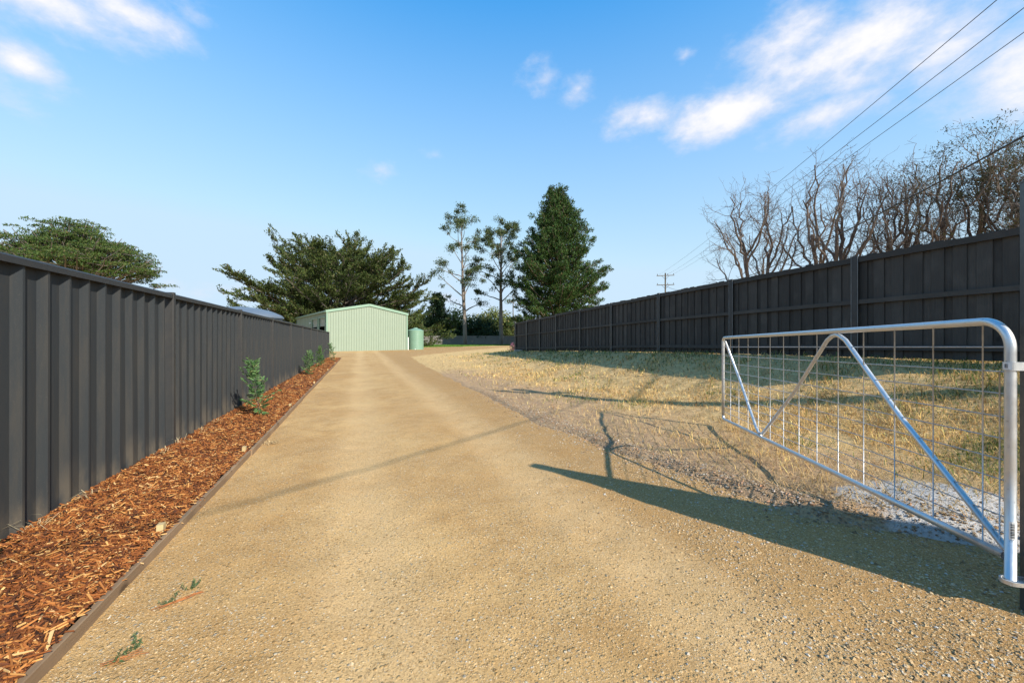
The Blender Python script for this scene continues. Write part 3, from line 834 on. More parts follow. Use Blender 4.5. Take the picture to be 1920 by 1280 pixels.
mb = MB(); mb.add([(0, SL, 0), (SW, SL, 0), (SW, SL, SE), (SW / 2, SL, SR), (0, SL, SE), (0, SL + .03, 0), (SW, SL + .03, 0), (SW, SL + .03, SE), (SW / 2, SL + .03, SR), (0, SL + .03, SE)], [[0, 1, 2, 4], [5, 9, 7, 6]], [[4, 2, 3], [9, 8, 7]]); mb.build('back_wall', M_shed, shed)
mb = MB(); mb.box((SW / 2, SL / 2, 0.02), (SW - 0.1, SL - 0.1, 0.04)); mb.build('floor_slab', M_dark, shed)
pitch = math.atan2(SR - SE, SW / 2)
for sgn in (0, 1):
    mb = MB(); n = 56
    xa, za, xb, zb = (-0.12, SE - 0.02, SW / 2, SR + 0.01) if sgn == 0 else (SW + 0.12, SE - 0.02, SW / 2, SR + 0.01)
    ys = np.linspace(-0.06, SL + 0.06, n)
    V = []
    for i, yy in enumerate(ys):
        dz = 0.05 if i % 3 == 0 else 0.022
        V += [(xa, yy, za + dz), (xb, yy, zb + dz)]
    for yy in ys: V += [(xa, yy, za), (xb, yy, zb)]
    q = []
    for i in range(n - 1): q += [[2 * i, 2 * i + 1, 2 * i + 3, 2 * i + 2], [2 * n + 2 * i, 2 * n + 2 * i + 2, 2 * n + 2 * i + 3, 2 * n + 2 * i + 1]]
    q += [[2 * i, 2 * i + 2, 2 * n + 2 * i + 2, 2 * n + 2 * i] for i in range(n - 1)]
    mb.add(V, q); mb.build('roof', M_roof, shed)
    # barge flashing on the gable
    a3 = (xa, -0.075, za - 0.03); b3 = (xb, -0.075, zb - 0.03)
    up = (-math.sin(pitch) * (1 if sgn == 0 else -1), 0, math.cos(pitch))
    MB().prism([(-0.03, -0.13), (0.02, -0.13), (0.02, 0.085), (0.14, 0.09), (0.14, 0.105), (-0.03, 0.105)], a3, b3, (0, 1, 0), up).build('barge_flashing', M_shedtrim, shed)
mb = MB(); mb.prism([(-0.13, 0), (0, 0), (0, 0.12), (-0.02, 0.12), (-0.02, 0.02), (-0.11, 0.02), (-0.11, 0.13), (-0.13, 0.13)], (-0.06, -0.03, SE - 0.14), (-0.06, SL, SE - 0.14), (1, 0, 0), (0, 0, 1)); mb.build('gutter', M_shedtrim, shed)
for x in (0, SW):
    mb = MB(); mb.box((x, -0.035, SE / 2 - 0.02), (0.12, 0.04, SE - 0.1)); mb.build('corner_flashing', M_shedtrim, shed)
mb = MB(); mb.box((-0.09, 7.3, 3.0), (0.14, 0.12, 0.10)); mb.box((-0.17, 7.3, 2.97), (0.04, 0.16, 0.12)); mb.build('security_light', M_white, shed)
mb = MB(); mb.tube([(SW + 0.09, -0.1, -0.05), (SW + 0.09, -0.1, 1.35)], 0.055, 10); mb.tube([(SW + 0.09, -0.1, 1.35), (SW + 0.09, -0.1, 1.41)], 0.066, 10); mb.build('standpipe', M_white, shed)

# ---------------------------------------------------------------- tanks
tank = empty('water_tank', (-10.78, 44.5, 0.14))
tag(tank, 'round green plastic water tank beside the shed', 'water tank')
prof = []; z = 0.0
while z < 2.1:
    prof += [(0.865, z), (0.885, z + 0.03), (0.885, z + 0.17), (0.865, z + 0.20)]; z += 0.22
prof += [(0.88, 2.13), (0.84, 2.19)]
MB().lathe([(0.0, 0.0)] + prof, k=40).build('tank_wall', M_tank, tank, True)
MB().lathe([(0.84, 2.19), (0.55, 2.31), (0.25, 2.40), (0.22, 2.41)], k=40).build('tank_roof', M_tank, tank, True)
MB().lathe([(0.23, 2.40), (0.23, 2.46), (0.18, 2.48), (0, 2.48)], k=24).build('lid', M_tank, tank, True)
MB().tube([(0.2, -0.84, 0.12), (0.2, -1.0, 0.12), (0.2, -1.02, 0.04)], 0.03, 8).build('outlet_pipe', M_white, tank)

ztank = empty('steel_tank', (-12.25, 18.0, 0.22))
tag(ztank, 'large steel water tank with blue grey domed roof behind fence', 'water tank')
prof = []; z = 0.0
while z < 2.05:
    prof += [(1.62, z), (1.645, z + 0.02), (1.62, z + 0.04)]; z += 0.04
MB().lathe(prof, k=48).build('tank_wall', M_zinc, ztank, True)
MB().lathe([(1.69, 2.04), (1.69, 2.12), (1.60, 2.20), (1.2, 2.38), (0.7, 2.5), (0.25, 2.555), (0, 2.56)], k=48).build('tank_roof', M_zinc, ztank, True)

# ---------------------------------------------------------------- far grey fence behind the lawn
ff = empty('boundary_fence', (0, 0, 0))
tag(ff, 'low grey steel boundary fence behind the lawn and gum trees', 'fence')
A = np.array([-32.0, 84.0]); B = np.array([12.0, 86.5]); L = np.linalg.norm(B - A); D = (B - A) / L; rzf = math.atan2(D[1], D[0])
n = int(L / 2.4)
shm = rib_sheet(0, 2.34, 'x', lambda a: 1.8, -1, 0.22, 0.0, 'sheet')
mb = MB(); mb.box((0, 0, 0.75), (0.06, 0.06, 2.3)); pm = mb.mesh('post')
mb = MB(); mb.box((1.2, 0, 0), (2.34, 0.07, 0.05)); rm = mb.mesh('top_rail')
for i in range(n + 1):
    p = A + D * 2.4 * i; z = float(zground(p[0], p[1], False))
    link('post', pm, M_greyfence, ff, (p[0], p[1], z), (0, 0, rzf))
    if i < n:
        link('sheet', shm, M_greyfence, ff, (p[0] + D[0] * .03, p[1] + D[1] * .03, z + 0.03), (0, 0, rzf))
        link('top_rail', rm, M_greyfence, ff, (p[0], p[1], z + 1.85), (0, 0, rzf))

# ---------------------------------------------------------------- power poles and lines
def power_pole(loc, H, rz, label, arms, arm=2.4):
    root = empty('power_pole', loc, rz)
    tag(root, label, 'power pole', 'power poles of the overhead line')
    MB().tube([(0, 0, -0.8), (0, 0, H * 0.5), (0, 0, H)], [0.14, 0.12, 0.095], 10).build('shaft', M_pole, root, True)
    for az in arms:
        MB().box((0, -0.15, az), (arm, 0.09, 0.10)).build('crossarm', M_pole, root)
        mb = MB(); mb.beam((-0.55, -0.12, az - 0.02), (-0.02, -0.12, az - 0.55), 0.03, 0.04); mb.beam((0.55, -0.12, az - 0.02), (0.02, -0.12, az - 0.55), 0.03, 0.04); mb.build('arm_brace', M_insul, root)
        for x in (-arm / 2 + 0.12, 0.32, arm / 2 - 0.12):
            MB().lathe([(0.015, 0), (0.02, 0.06), (0.07, 0.07), (0.03, 0.12), (0.065, 0.13), (0.03, 0.18), (0.05, 0.19), (0.0, 0.24)], (x, -0.15, az + 0.05), 8).build('insulator', M_insul, root, True)
    return root
NP = np.array([8.6, 1.75]); FP = np.array([23.1, 60.0])
ln = (FP - NP) / np.linalg.norm(FP - NP); prz = math.atan2(-ln[0], ln[1])
znp = float(zground(*NP)); zfp = float(zground(*FP))
near_pole = power_pole((NP[0], NP[1], znp), 7.9 - znp, prz, 'timber power pole outside the frame whose thin shadow crosses the dry grass', [7.45 - znp], 1.9)
far_pole = power_pole((FP[0], FP[1], zfp), 11.3 - zfp, prz, 'distant timber power pole with two crossarms rising above the fence', [10.9 - zfp, 9.5 - zfp], 2.5)
d_pole = power_pole((0.25, 92.0, 0.3), 11.4, 0.2, 'far power pole hidden behind the big pine with crossarms peeping out', [10.9, 9.9], 2.6)
BP = NP - np.array([0.69, 0.72]) * 16
b_pole = power_pole((BP[0], BP[1], 0.0), 6.2, 0.75, 'short service pole behind the camera', [5.6], 1.2)
def wire(a, b, sag, r, label, name='power_line'):
    t = np.linspace(0, 1, 40)[:, None]
    p = np.array(a) * (1 - t) + np.array(b) * t; p[:, 2] -= (4 * sag * t * (1 - t))[:, 0]
    o = MB().tube(p, r, 5).build(name, M_cable, None, True)
    tag(o, label, 'wire', 'overhead wires')
px = np.array([math.cos(prz), math.sin(prz)])
wl = ['highest thin black wire crossing the sky at upper right', 'middle of the three parallel thin wires at upper right', 'lowest of the three parallel thin wires at upper right']
for k, (x0, x1) in enumerate(((-0.65, -0.9), (0.0, 0.32), (0.65, 1.12))):
    a = NP + px * x0; b = FP + px * x1
    wire((a[0], a[1], 7.70), (b[0], b[1], 11.1), 0.45, 0.0085, wl[k])
wire((NP[0], NP[1] + 0.12, 5.75), (FP[0], FP[1], 9.4), 2.2, 0.021, 'thick black cable running below the thin wires past the bare trees', 'service_cable')
wire((NP[0] - 0.1, NP[1] - 0.1, 6.3), (BP[0], BP[1], 5.6), 0.35, 0.012, 'service cable overhead whose faint shadow crosses the driveway', 'service_cable')

# ---------------------------------------------------------------- trees
def unit(v): v = np.asarray(v, float); return v / max(np.linalg.norm(v), 1e-9)

class Skel:
    def __init__(self, seed): self.rng = np.random.RandomState(seed); self.segs = []; self.tips = []
    def limb(self, p, d, L, r, n=5, wander=0.1, up=0.0, wind=(0, 0, 0), taper=0.5):
        p = np.array(p, float); d = unit(d); pts = [p.copy()]; w = np.array(wind, float)
        for i in range(n):
            d = unit(d + self.rng.normal(0, wander, 3) + np.array([0, 0, up]) + w)
            p = p + d * L / n; pts.append(p.copy())
        pts = np.array(pts); rad = r * (1 - (1 - taper) * np.linspace(0, 1, n + 1))
        self.segs.append((pts, rad)); return pts, rad, d
    def rec(self, p, d, L, r, lev, S):
        last = lev == S['levels'] - 1
        pts, rad, dd = self.limb(p, d, L, r, S['n'][lev], S['wander'][lev], S['up'][lev], S['wind'][lev], 0.3 if last else 0.72)
        if lev >= S.get('tiplev', S['levels'] - 1): self.tips += [pts[-1], pts[-2], (pts[-1] + pts[-2]) / 2]
        if last: return
        for k in range(S['kids'][lev]):
            t = self.rng.uniform(S['tmin'][lev], 1.0) if k else 1.0
            x = t * (len(pts) - 1); i = min(int(x), len(pts) - 2); f = x - i
            q = pts[i] * (1 - f) + pts[i + 1] * f; rr = rad[i] * (1 - f) + rad[i + 1] * f
            ax = unit(pts[i + 1] - pts[i]); per = unit(np.cross(ax, self.rng.normal(0, 1, 3)))
            an = math.radians(self.rng.normal(S['ang'][lev], 10))
            cd = ax * math.cos(an) + per * math.sin(an)
            self.rec(q, cd, L * S['ratio'][lev] * self.rng.uniform(0.7, 1.15), max(rr * S['rr'][lev], 0.006), lev + 1, S)
    def mesh(self, name, rmin=0.0, sides=None):
        mb = MB()
        for pts, rad in self.segs:
            k = 8 if rad[0] > 0.15 else 5 if rad[0] > 0.04 else 3
            mb.tube(pts, np.maximum(rad, rmin), k, cap=False)
        return mb.mesh(name, True)

def leaves(rng, C, L, W, bias=(0, 0, 0), spread=1.0):
    """rhombic leaf faces at points C"""
    n = len(C); a = rng.normal(0, spread, (n, 3)) + np.array(bias); a /= np.linalg.norm(a, axis=1, keepdims=True) + 1e-9
    b = np.cross(a, rng.normal(0, 1, (n, 3))); b /= np.linalg.norm(b, axis=1, keepdims=True) + 1e-9
    l = L * rng.uniform(0.6, 1.3, (n, 1)); w = W * rng.uniform(0.6, 1.3, (n, 1))
    c = np.cross(a, b)
    V = np.stack([C - a * l / 2, C + b * w / 2 + c * w * 0.12, C + a * l / 2, C - b * w / 2 + c * w * 0.12], 1).reshape(-1, 3)
    Q = np.arange(4 * n).reshape(-1, 4)
    return V, Q

def tree(name, loc, label, skel, leafset, Mbark, Mleaf, group=None, rmin=0.0):
    """skel in world offsets from loc; leafset list of (V,Q)"""
    root = empty(name, loc); tag(root, label, 'tree', group)
    link('trunk', skel.mesh('trunk', rmin), Mbark, root)
    if leafset:
        mb = MB()
        for V, Q in leafset: mb.add(V, Q)
        link('crown', mb.mesh('crown'), Mleaf, root)
    return root

M_bark = basic('grey_brown_bark', (0.11, 0.09, 0.072), (0.19, 0.16, 0.135), 2.0, 0.9, bump=0.6, bscale=9)
M_gumbark = basic('pale_gum_bark', (0.26, 0.22, 0.19), (0.12, 0.085, 0.06), 0.9, 0.8, stretch=(1, 1, 0.3))
M_bare = basic('bare_branch_bark', (0.19, 0.16, 0.14), (0.075, 0.042, 0.028), 0.7, 0.85, stretch=(1, 1, 0.4))
M_pine = leafmat('pine_needles', [(0, (0.0158, 0.0432, 0.0101)), (0.5, (0.0360, 0.0828, 0.0158)), (0.85, (0.0612, 0.1116, 0.0230)), (0.93, (0.0720, 0.0612, 0.0216)), (1, (0.1152, 0.0720, 0.0360))], 0.15)
M_cyp = leafmat('cypress_sprays', [(0, (0.0245, 0.0406, 0.0098)), (0.5, (0.0525, 0.0770, 0.0168)), (0.85, (0.0840, 0.1085, 0.0252)), (1, (0.1120, 0.0840, 0.0420))], 0.15)
M_upine = leafmat('flat_pine_needles', [(0, (0.0225, 0.0525, 0.0105)), (0.5, (0.0562, 0.0975, 0.0165)), (0.85, (0.0825, 0.1125, 0.0263)), (1, (0.1200, 0.0900, 0.0375))], 0.2)
M_gum = leafmat('gum_leaves', [(0, (0.0360, 0.0640, 0.0224)), (0.5, (0.0720, 0.1040, 0.0336)), (0.85, (0.1120, 0.1400, 0.0520)), (1, (0.1360, 0.1040, 0.0560))], 0.3)
M_dgum = leafmat('dry_gum_leaves', [(0, (0.0320, 0.0400, 0.0160)), (0.5, (0.0640, 0.0680, 0.0280)), (1, (0.1200, 0.0880, 0.0440))], 0.3)
M_shrub = leafmat('shrub_leaves', [(0, (0.08, 0.11, 0.03)), (0.5, (0.16, 0.20, 0.05)), (0.85, (0.24, 0.25, 0.08)), (1, (0.22, 0.17, 0.07))], 0.3)
M_dshrub = leafmat('dark_shrub_leaves', [(0, (0.0160, 0.0360, 0.0160)), (0.5, (0.0320, 0.0600, 0.0240)), (1, (0.0640, 0.0880, 0.0320))], 0.2)
M_seed = leafmat('seedling_leaves', [(0, (0.07, 0.16, 0.05)), (0.5, (0.12, 0.24, 0.08)), (0.9, (0.19, 0.31, 0.12)), (1, (0.3, 0.28, 0.12))], 0.35)

def at(px, Y): return (px - 960) / 747 * Y

# --- big cone-shaped pine behind the paling fence
def pine(name, loc, H, R, seed, label, profile, nbr, mat, tuft=0.34, per=26, low=0.06):
    S = Skel(seed); g = S.rng
    S.limb((0, 0, -0.3), (0, 0, 1), H + 0.1, H * 0.02 + 0.12, 10, 0.015, 0.02, (0, 0, 0), 0.08)
    Ls = []
    for i in range(nbr):
        h = H * (low + (0.97 - low) * ((i + g.rand()) / nbr) ** 1.05)
        az = i * 2.399 + g.uniform(-.4, .4)
        rr = R * np.interp(h / H, [p[0] for p in profile], [p[1] for p in profile]) * g.uniform(0.68, 1.10)
        el = np.interp(h / H, [0, 0.4, 1], [0.02, 0.25, 0.9]) + g.uniform(-.12, .12)
        d = (math.cos(az) * math.cos(el), math.sin(az) * math.cos(el), math.sin(el))
        pts, rad, dd = S.limb((0, 0, h * 0.97), d, rr, 0.03 + 0.012 * rr, 6, 0.06, 0.07, (0, 0, 0), 0.3)
        # side shoots carry upturned tufts
        nt = max(4, int(rr * 2.3))
        for k in range(nt):
            t = 0.3 + 0.7 * (k + g.rand()) / nt
            x = t * 6; a = min(int(x), 5); q = pts[a] + (pts[a + 1] - pts[a]) * (x - a)
            lat = g.normal(0, 1, 3) * (0.12 + 0.30 * rr * (1 - t) * 0.5 + 0.18); lat[2] = abs(lat[2]) * 0.5 - 0.05
            c = q + lat
            cr = g.uniform(0.40, 0.78)
            n = int(per * g.uniform(0.7, 1.3))
            pp = g.normal(0, 1, (n, 3)); pp /= np.linalg.norm(pp, axis=1, keepdims=True)
            pp *= (g.rand(n, 1) ** 0.4) * cr; pp[:, 2] = pp[:, 2] * 0.75
            out = np.array([math.cos(az) * 0.6, math.sin(az) * 0.6, 0.9])
            Ls.append(leaves(g, c + pp, tuft, tuft * 0.32, out, 0.55))
    return tree(name, loc, label, S, Ls, M_bark, mat)
zz = lambda x, y: float(zground(x, y, False))
X = at(1045, 70)
pine('pine_tree', (X, 70, 0.2), 27.6, 10.2, 5, 'tall dark green cone shaped pine above the far end of paling fence',
     [(0, 0.62), (0.1, 0.80), (0.23, 0.94), (0.36, 0.94), (0.5, 0.80), (0.67, 0.58), (0.84, 0.38), (0.93, 0.28), (1, 0.16)], 250, M_pine, 0.42, 34)
X = at(820, 88)
pine('conifer_tree', (X, 88, 0.3), 11.2, 3.6, 9, 'small dark conifer standing behind the green water tank',
     [(0, 0.9), (0.2, 1.0), (0.5, 0.8), (0.8, 0.42), (1, 0.08)], 95, M_dshrub, 0.5, 30)

# --- spreading cypress behind the shed
def cypress(name, loc, H, R, seed, label):
    S = Skel(seed); g = S.rng; Ls = []
    for k in range(4):
        S.limb((g.uniform(-1.5, 1.5), g.uniform(-.6, .6), -0.3), (g.uniform(-.4, .4), g.uniform(-.2, .2), 1), H * 0.7, 0.5, 7, 0.06, 0.05, (0, 0, 0), 0.25)
    nl = 120
    for i in range(nl):
        az = i * 2.399 + g.uniform(-.3, .3); f = (i + g.rand()) / nl
        el = np.interp(f, [0, 0.4, 0.75, 1], [0.0, 0.20, 0.42, 0.75]) + g.uniform(-.12, .12)
        h0 = np.interp(f, [0, 1], [1.0, H * 0.66]) + g.uniform(-.8, .8)
        env = np.interp(f, [0, 0.15, 0.4, 0.7, 1], [0.92, 1.0, 0.88, 0.66, 0.40]) * R * g.uniform(0.66, 1.0)
        d = (math.cos(az) * math.cos(el), math.sin(az) * math.cos(el), math.sin(el))
        pts, rad, dd = S.limb((g.uniform(-1, 1), g.uniform(-.5, .5), h0), d, env, 0.05 + 0.010 * env, 8, 0.09, 0.02, (0, 0, 0), 0.2)
        nb = int(env * 1.25)
        for k in range(nb):          # boughs off the limb, each a tier of flat sprays
            t = 0.22 + 0.78 * (k + g.rand()) / nb
            x = t * 8; a = min(int(x), 7); q = pts[a] + (pts[a + 1] - pts[a]) * (x - a)
            axd = unit(pts[a + 1] - pts[a]); side = unit(np.cross(axd, (0, 0, 1)))
            bdv = unit(side * g.choice((-1, 1)) * g.uniform(0.15, 1.0) + axd * 0.8 + np.array([0, 0, g.uniform(-0.05, 0.45)]))
            BL = g.uniform(1.4, 3.2) * (1.2 - 0.45 * t)
            bp, _, bd = S.limb(q, bdv, BL, 0.045, 4, 0.10, 0.02, (0, 0, 0), 0.3)
            for m in range(4):
                e = bp[1 + m]; sd = unit(bd + g.normal(0, 0.35, 3) * np.array([1, 1, 0.5])); s2 = unit(np.cross(sd, (0, 0, 1)))
                Lsp = g.uniform(0.7, 1.5); n = int(32 * g.uniform(0.6, 1.25)); tt = g.rand(n, 1) ** 0.8
                pp = e + sd * Lsp * (tt - 0.25) + s2 * g.normal(0, 0.34, (n, 1)) * (1.1 - 0.6 * tt) + np.array([0, 0, 1]) * g.normal(0.05, 0.12, (n, 1))
                Ls.append(leaves(g, pp, 0.36, 0.14, sd * 1.0 + np.array([0, 0, 0.30]), 0.45))
    return tree(name, loc, label, S, Ls, M_bark, M_cyp)
cypress('cypress_tree', (at(640, 62), 62, 0.2), 16.6, 17.0, 21, 'huge spreading dark green cypress tree behind the shed')

# --- flat-topped pine far left
def flat_pine(name, loc, H, R, seed, label):
    S = Skel(seed); g = S.rng; Ls = []
    S.limb((0, 0, -0.3), (0.05, 0, 1), H * 0.60, 0.5, 7, 0.06, 0.05, (0, 0, 0), 0.5)
    S.limb((0, 0, H * 0.25), (-0.5, 0.1, 1), H * 0.42, 0.32, 6, 0.08, 0.05, (0, 0, 0), 0.4)
    nl = 150
    for i in range(nl):
        az = i * 2.399 + g.uniform(-.3, .3); f = math.sqrt((i + g.rand()) / nl)
        rr = f * R * g.uniform(0.86, 1.06)
        lay = g.choice((0, 0, 0, 0, 1, 1, 2))
        zt = H * (0.63 + 0.37 * (1 - f ** 1.7) * g.uniform(0.90, 1.0) - lay * 0.10 * (1 - 0.5 * f) + g.uniform(-.012, .012))
        end = np.array([math.cos(az) * rr, math.sin(az) * rr, zt])
        h0 = H * np.interp(f, [0, 1], [0.60, 0.40]) + g.uniform(-.5, .5); st = np.array([-0.03 * h0 * (i % 2), 0, h0])
        mid = st * 0.45 + end * 0.55 + np.array([0, 0, -0.05 * H * f]) + g.normal(0, 0.35, 3)
        t = np.linspace(0, 1, 8)[:, None]; pts = st * (1 - t) ** 2 + 2 * mid * t * (1 - t) + end * t * t + g.normal(0, 0.10, (8, 3)) * (t > 0)
        S.segs.append((pts, np.linspace(0.07 + 0.012 * rr, 0.03, 8)))
        for k in range(7):
            x = g.uniform(0.72, 1.0); q = pts[int(x * 7)]
            c = q + np.array([g.normal(0, 0.75), g.normal(0, 0.75), g.uniform(0.0, 0.30)])
            S.segs.append((np.array([q, c]), np.array([0.03, 0.012])))
            pr = g.uniform(0.5, 0.95); n = int(74 * pr)
            an = g.uniform(0, 2 * math.pi, n); rd = np.sqrt(g.rand(n)) * pr
            pp = np.stack([np.cos(an) * rd, np.sin(an) * rd, 0.40 * np.sqrt(np.maximum(0, 1 - (rd / pr) ** 2)) * g.uniform(0.2, 1.0, n)], 1) + c
            Ls.append(leaves(g, pp, 0.27, 0.10, (0, 0, 1.0), 0.7))
    return tree(name, loc, label, S, Ls, M_bark, M_upine)
flat_pine('flat_topped_pine', (at(138, 46), 46, 0.2), 15.4, 8.4, 33, 'flat topped spreading pine standing beyond the left steel fence')

# --- tall slender gums by the lawn
def gum(name, loc, H, seed, label, lean, clear, spread, nclump, leafn):
    S = Skel(seed); g = S.rng; Ls = []
    pts, rad, _ = S.limb((0, 0, -0.3), (lean, 0, 1), H * 0.97, 0.46, 12, 0.022, 0.03, (0, 0, 0), 0.12)
    def at_t(t): x = t * 12; a = min(int(x), 11); return pts[a] + (pts[a + 1] - pts[a]) * (x - a), rad[a]
    for i in range(nclump):
        t = clear + (1 - clear) * (i + g.rand() * 0.6) / nclump
        q, r = at_t(min(t, 0.99)); az = i * 2.399 + g.uniform(-.5, .5)
        L = spread * np.interp(t, [clear, clear + 0.2, 0.8, 1], [0.75, 1.0, 0.8, 0.35]) * g.uniform(0.6, 1.15)
        el = g.uniform(0.45, 0.95)
        d = (math.cos(az) * math.cos(el), math.sin(az) * math.cos(el), math.sin(el))
        bp, br, bd = S.limb(q, d, L, max(0.04, r * 0.45), 6, 0.12, 0.03, (0, 0, 0), 0.3)
        for k in range(4):
            e = bp[-1 - (k % 3)]; S2 = g.normal(0, 1, 3) * 0.6 + np.array([d[0], d[1], 0.5])
            tp, _, _ = S.limb(e, S2, g.uniform(0.6, 1.5), 0.03, 3, 0.15, 0.0, (0, 0, 0), 0.3)
            n = int(leafn * g.uniform(0.5, 1.3)); cr = g.uniform(0.45, 0.8)
            pp = tp[-1] + g.normal(0, 1, (n, 3)) * cr * np.array([0.6, 0.6, 0.42])
            Ls.append(leaves(g, pp, 0.36, 0.15, (0, 0, -0.9), 0.7))
    return tree(name, loc, label, S, Ls, M_gumbark, M_gum, None)
gum('gum_tree', (at(872, 80), 80, 0.3), 26.5, 41, 'tall slender gum tree with open tufted crown on the lawn', -0.005, 0.26, 6.4, 24, 95)
gum('gum_tree', (at(940, 80), 80, 0.3), 24.2, 44, 'gum tree with pale brown trunk close left of the big pine', 0.01, 0.36, 6.4, 30, 120)

# --- leafy shrubs and small trees beyond the far fence
def bush(name, loc, H, R, seed, label, mat, n=26, leaf=0.42, per=60, cat='tree', group=None, low=0.15):
    S = Skel(seed); g = S.rng; Ls = []
    for k in range(4):
        S.limb((g.uniform(-.3, .3), g.uniform(-.3, .3), -0.2), (g.uniform(-.5, .5), g.uniform(-.5, .5), 1), H * 0.7, 0.05 + 0.012 * H, 6, 0.1, 0.05, (0, 0, 0), 0.25)
    for i in range(n):
        az = g.uniform(0, 2 * math.pi); f = g.rand(); rr = R * math.sqrt(g.rand())
        c = np.array([math.cos(az) * rr, math.sin(az) * rr, H * (low + (0.95 - low) * f * math.sqrt(max(0.05, 1 - (rr / R) ** 2 * 0.8)))])
        S.segs.append((np.array([[0, 0, max(0.1, c[2] * 0.5)], c * 0.7 + np.array([0, 0, c[2] * 0.2]), c]), np.array([0.04, 0.03, 0.012])))
        cr = g.uniform(0.12, 0.24) * (H + R); m = int(per * g.uniform(0.6, 1.3))
        pp = g.normal(0, 1, (m, 3)); pp /= np.linalg.norm(pp, axis=1, keepdims=True); pp *= (g.rand(m, 1) ** 0.45) * cr; pp[:, 2] *= 0.7
        C = c + pp; C = C[C[:, 2] > 0.02]
        Ls.append(leaves(g, C, leaf, leaf * 0.5, (0, 0, 0.2), 1.0))
    o = tree(name, loc, label, S, Ls, M_bark, mat, group); o['category'] = cat
    return o
GB = 'leafy trees beyond the far fence'
for px, Y, H, R, sd, lab, mt in (
    (775, 90, 8.5, 4.0, 51, 'pale leafy tree showing between the shed and the dark conifer', M_shrub),
    (800, 89, 5.2, 2.6, 52, 'yellow green bushy tree directly behind the water tank', M_shrub),
    (848, 91, 8.2, 3.6, 53, 'olive leafy tree between dark conifer and slender gum', M_shrub),
    (888, 92, 7.6, 3.6, 54, 'olive leafy tree just right of the slender gum trunk', M_shrub),
    (905, 89.5, 5.6, 3.4, 55, 'dark rounded bushy tree between the two gum trunks', M_dshrub),
    (925, 94, 9.4, 4.2, 56, 'pale green leafy tree behind the brown gum trunk', M_shrub),
    (958, 92, 7.4, 3.6, 57, 'light green leafy tree touching the end of the paling fence', M_shrub),
    (870, 89.5, 4.2, 2.4, 58, 'low dark bush behind the slender gum trunk', M_dshrub)):
    bush('leafy_tree', (at(px, Y), Y, 0.3), H, R, sd, lab, mt, 34, 0.55, 120, 'tree', GB)
M_pink = leafmat('pink_flowers', [(0, (0.06, 0.09, 0.03)), (0.45, (0.09, 0.12, 0.04)), (0.6, (0.3, 0.09, 0.16)), (1, (0.42, 0.14, 0.25))], 0.3)
bush('flowering_bush', (at(963, 31), 31.0, zz(at(963, 31), 31)), 0.85, 0.25, 61, 'small pink flowering bush at the far end of paling fence', M_pink, 12, 0.10, 50, 'bush')

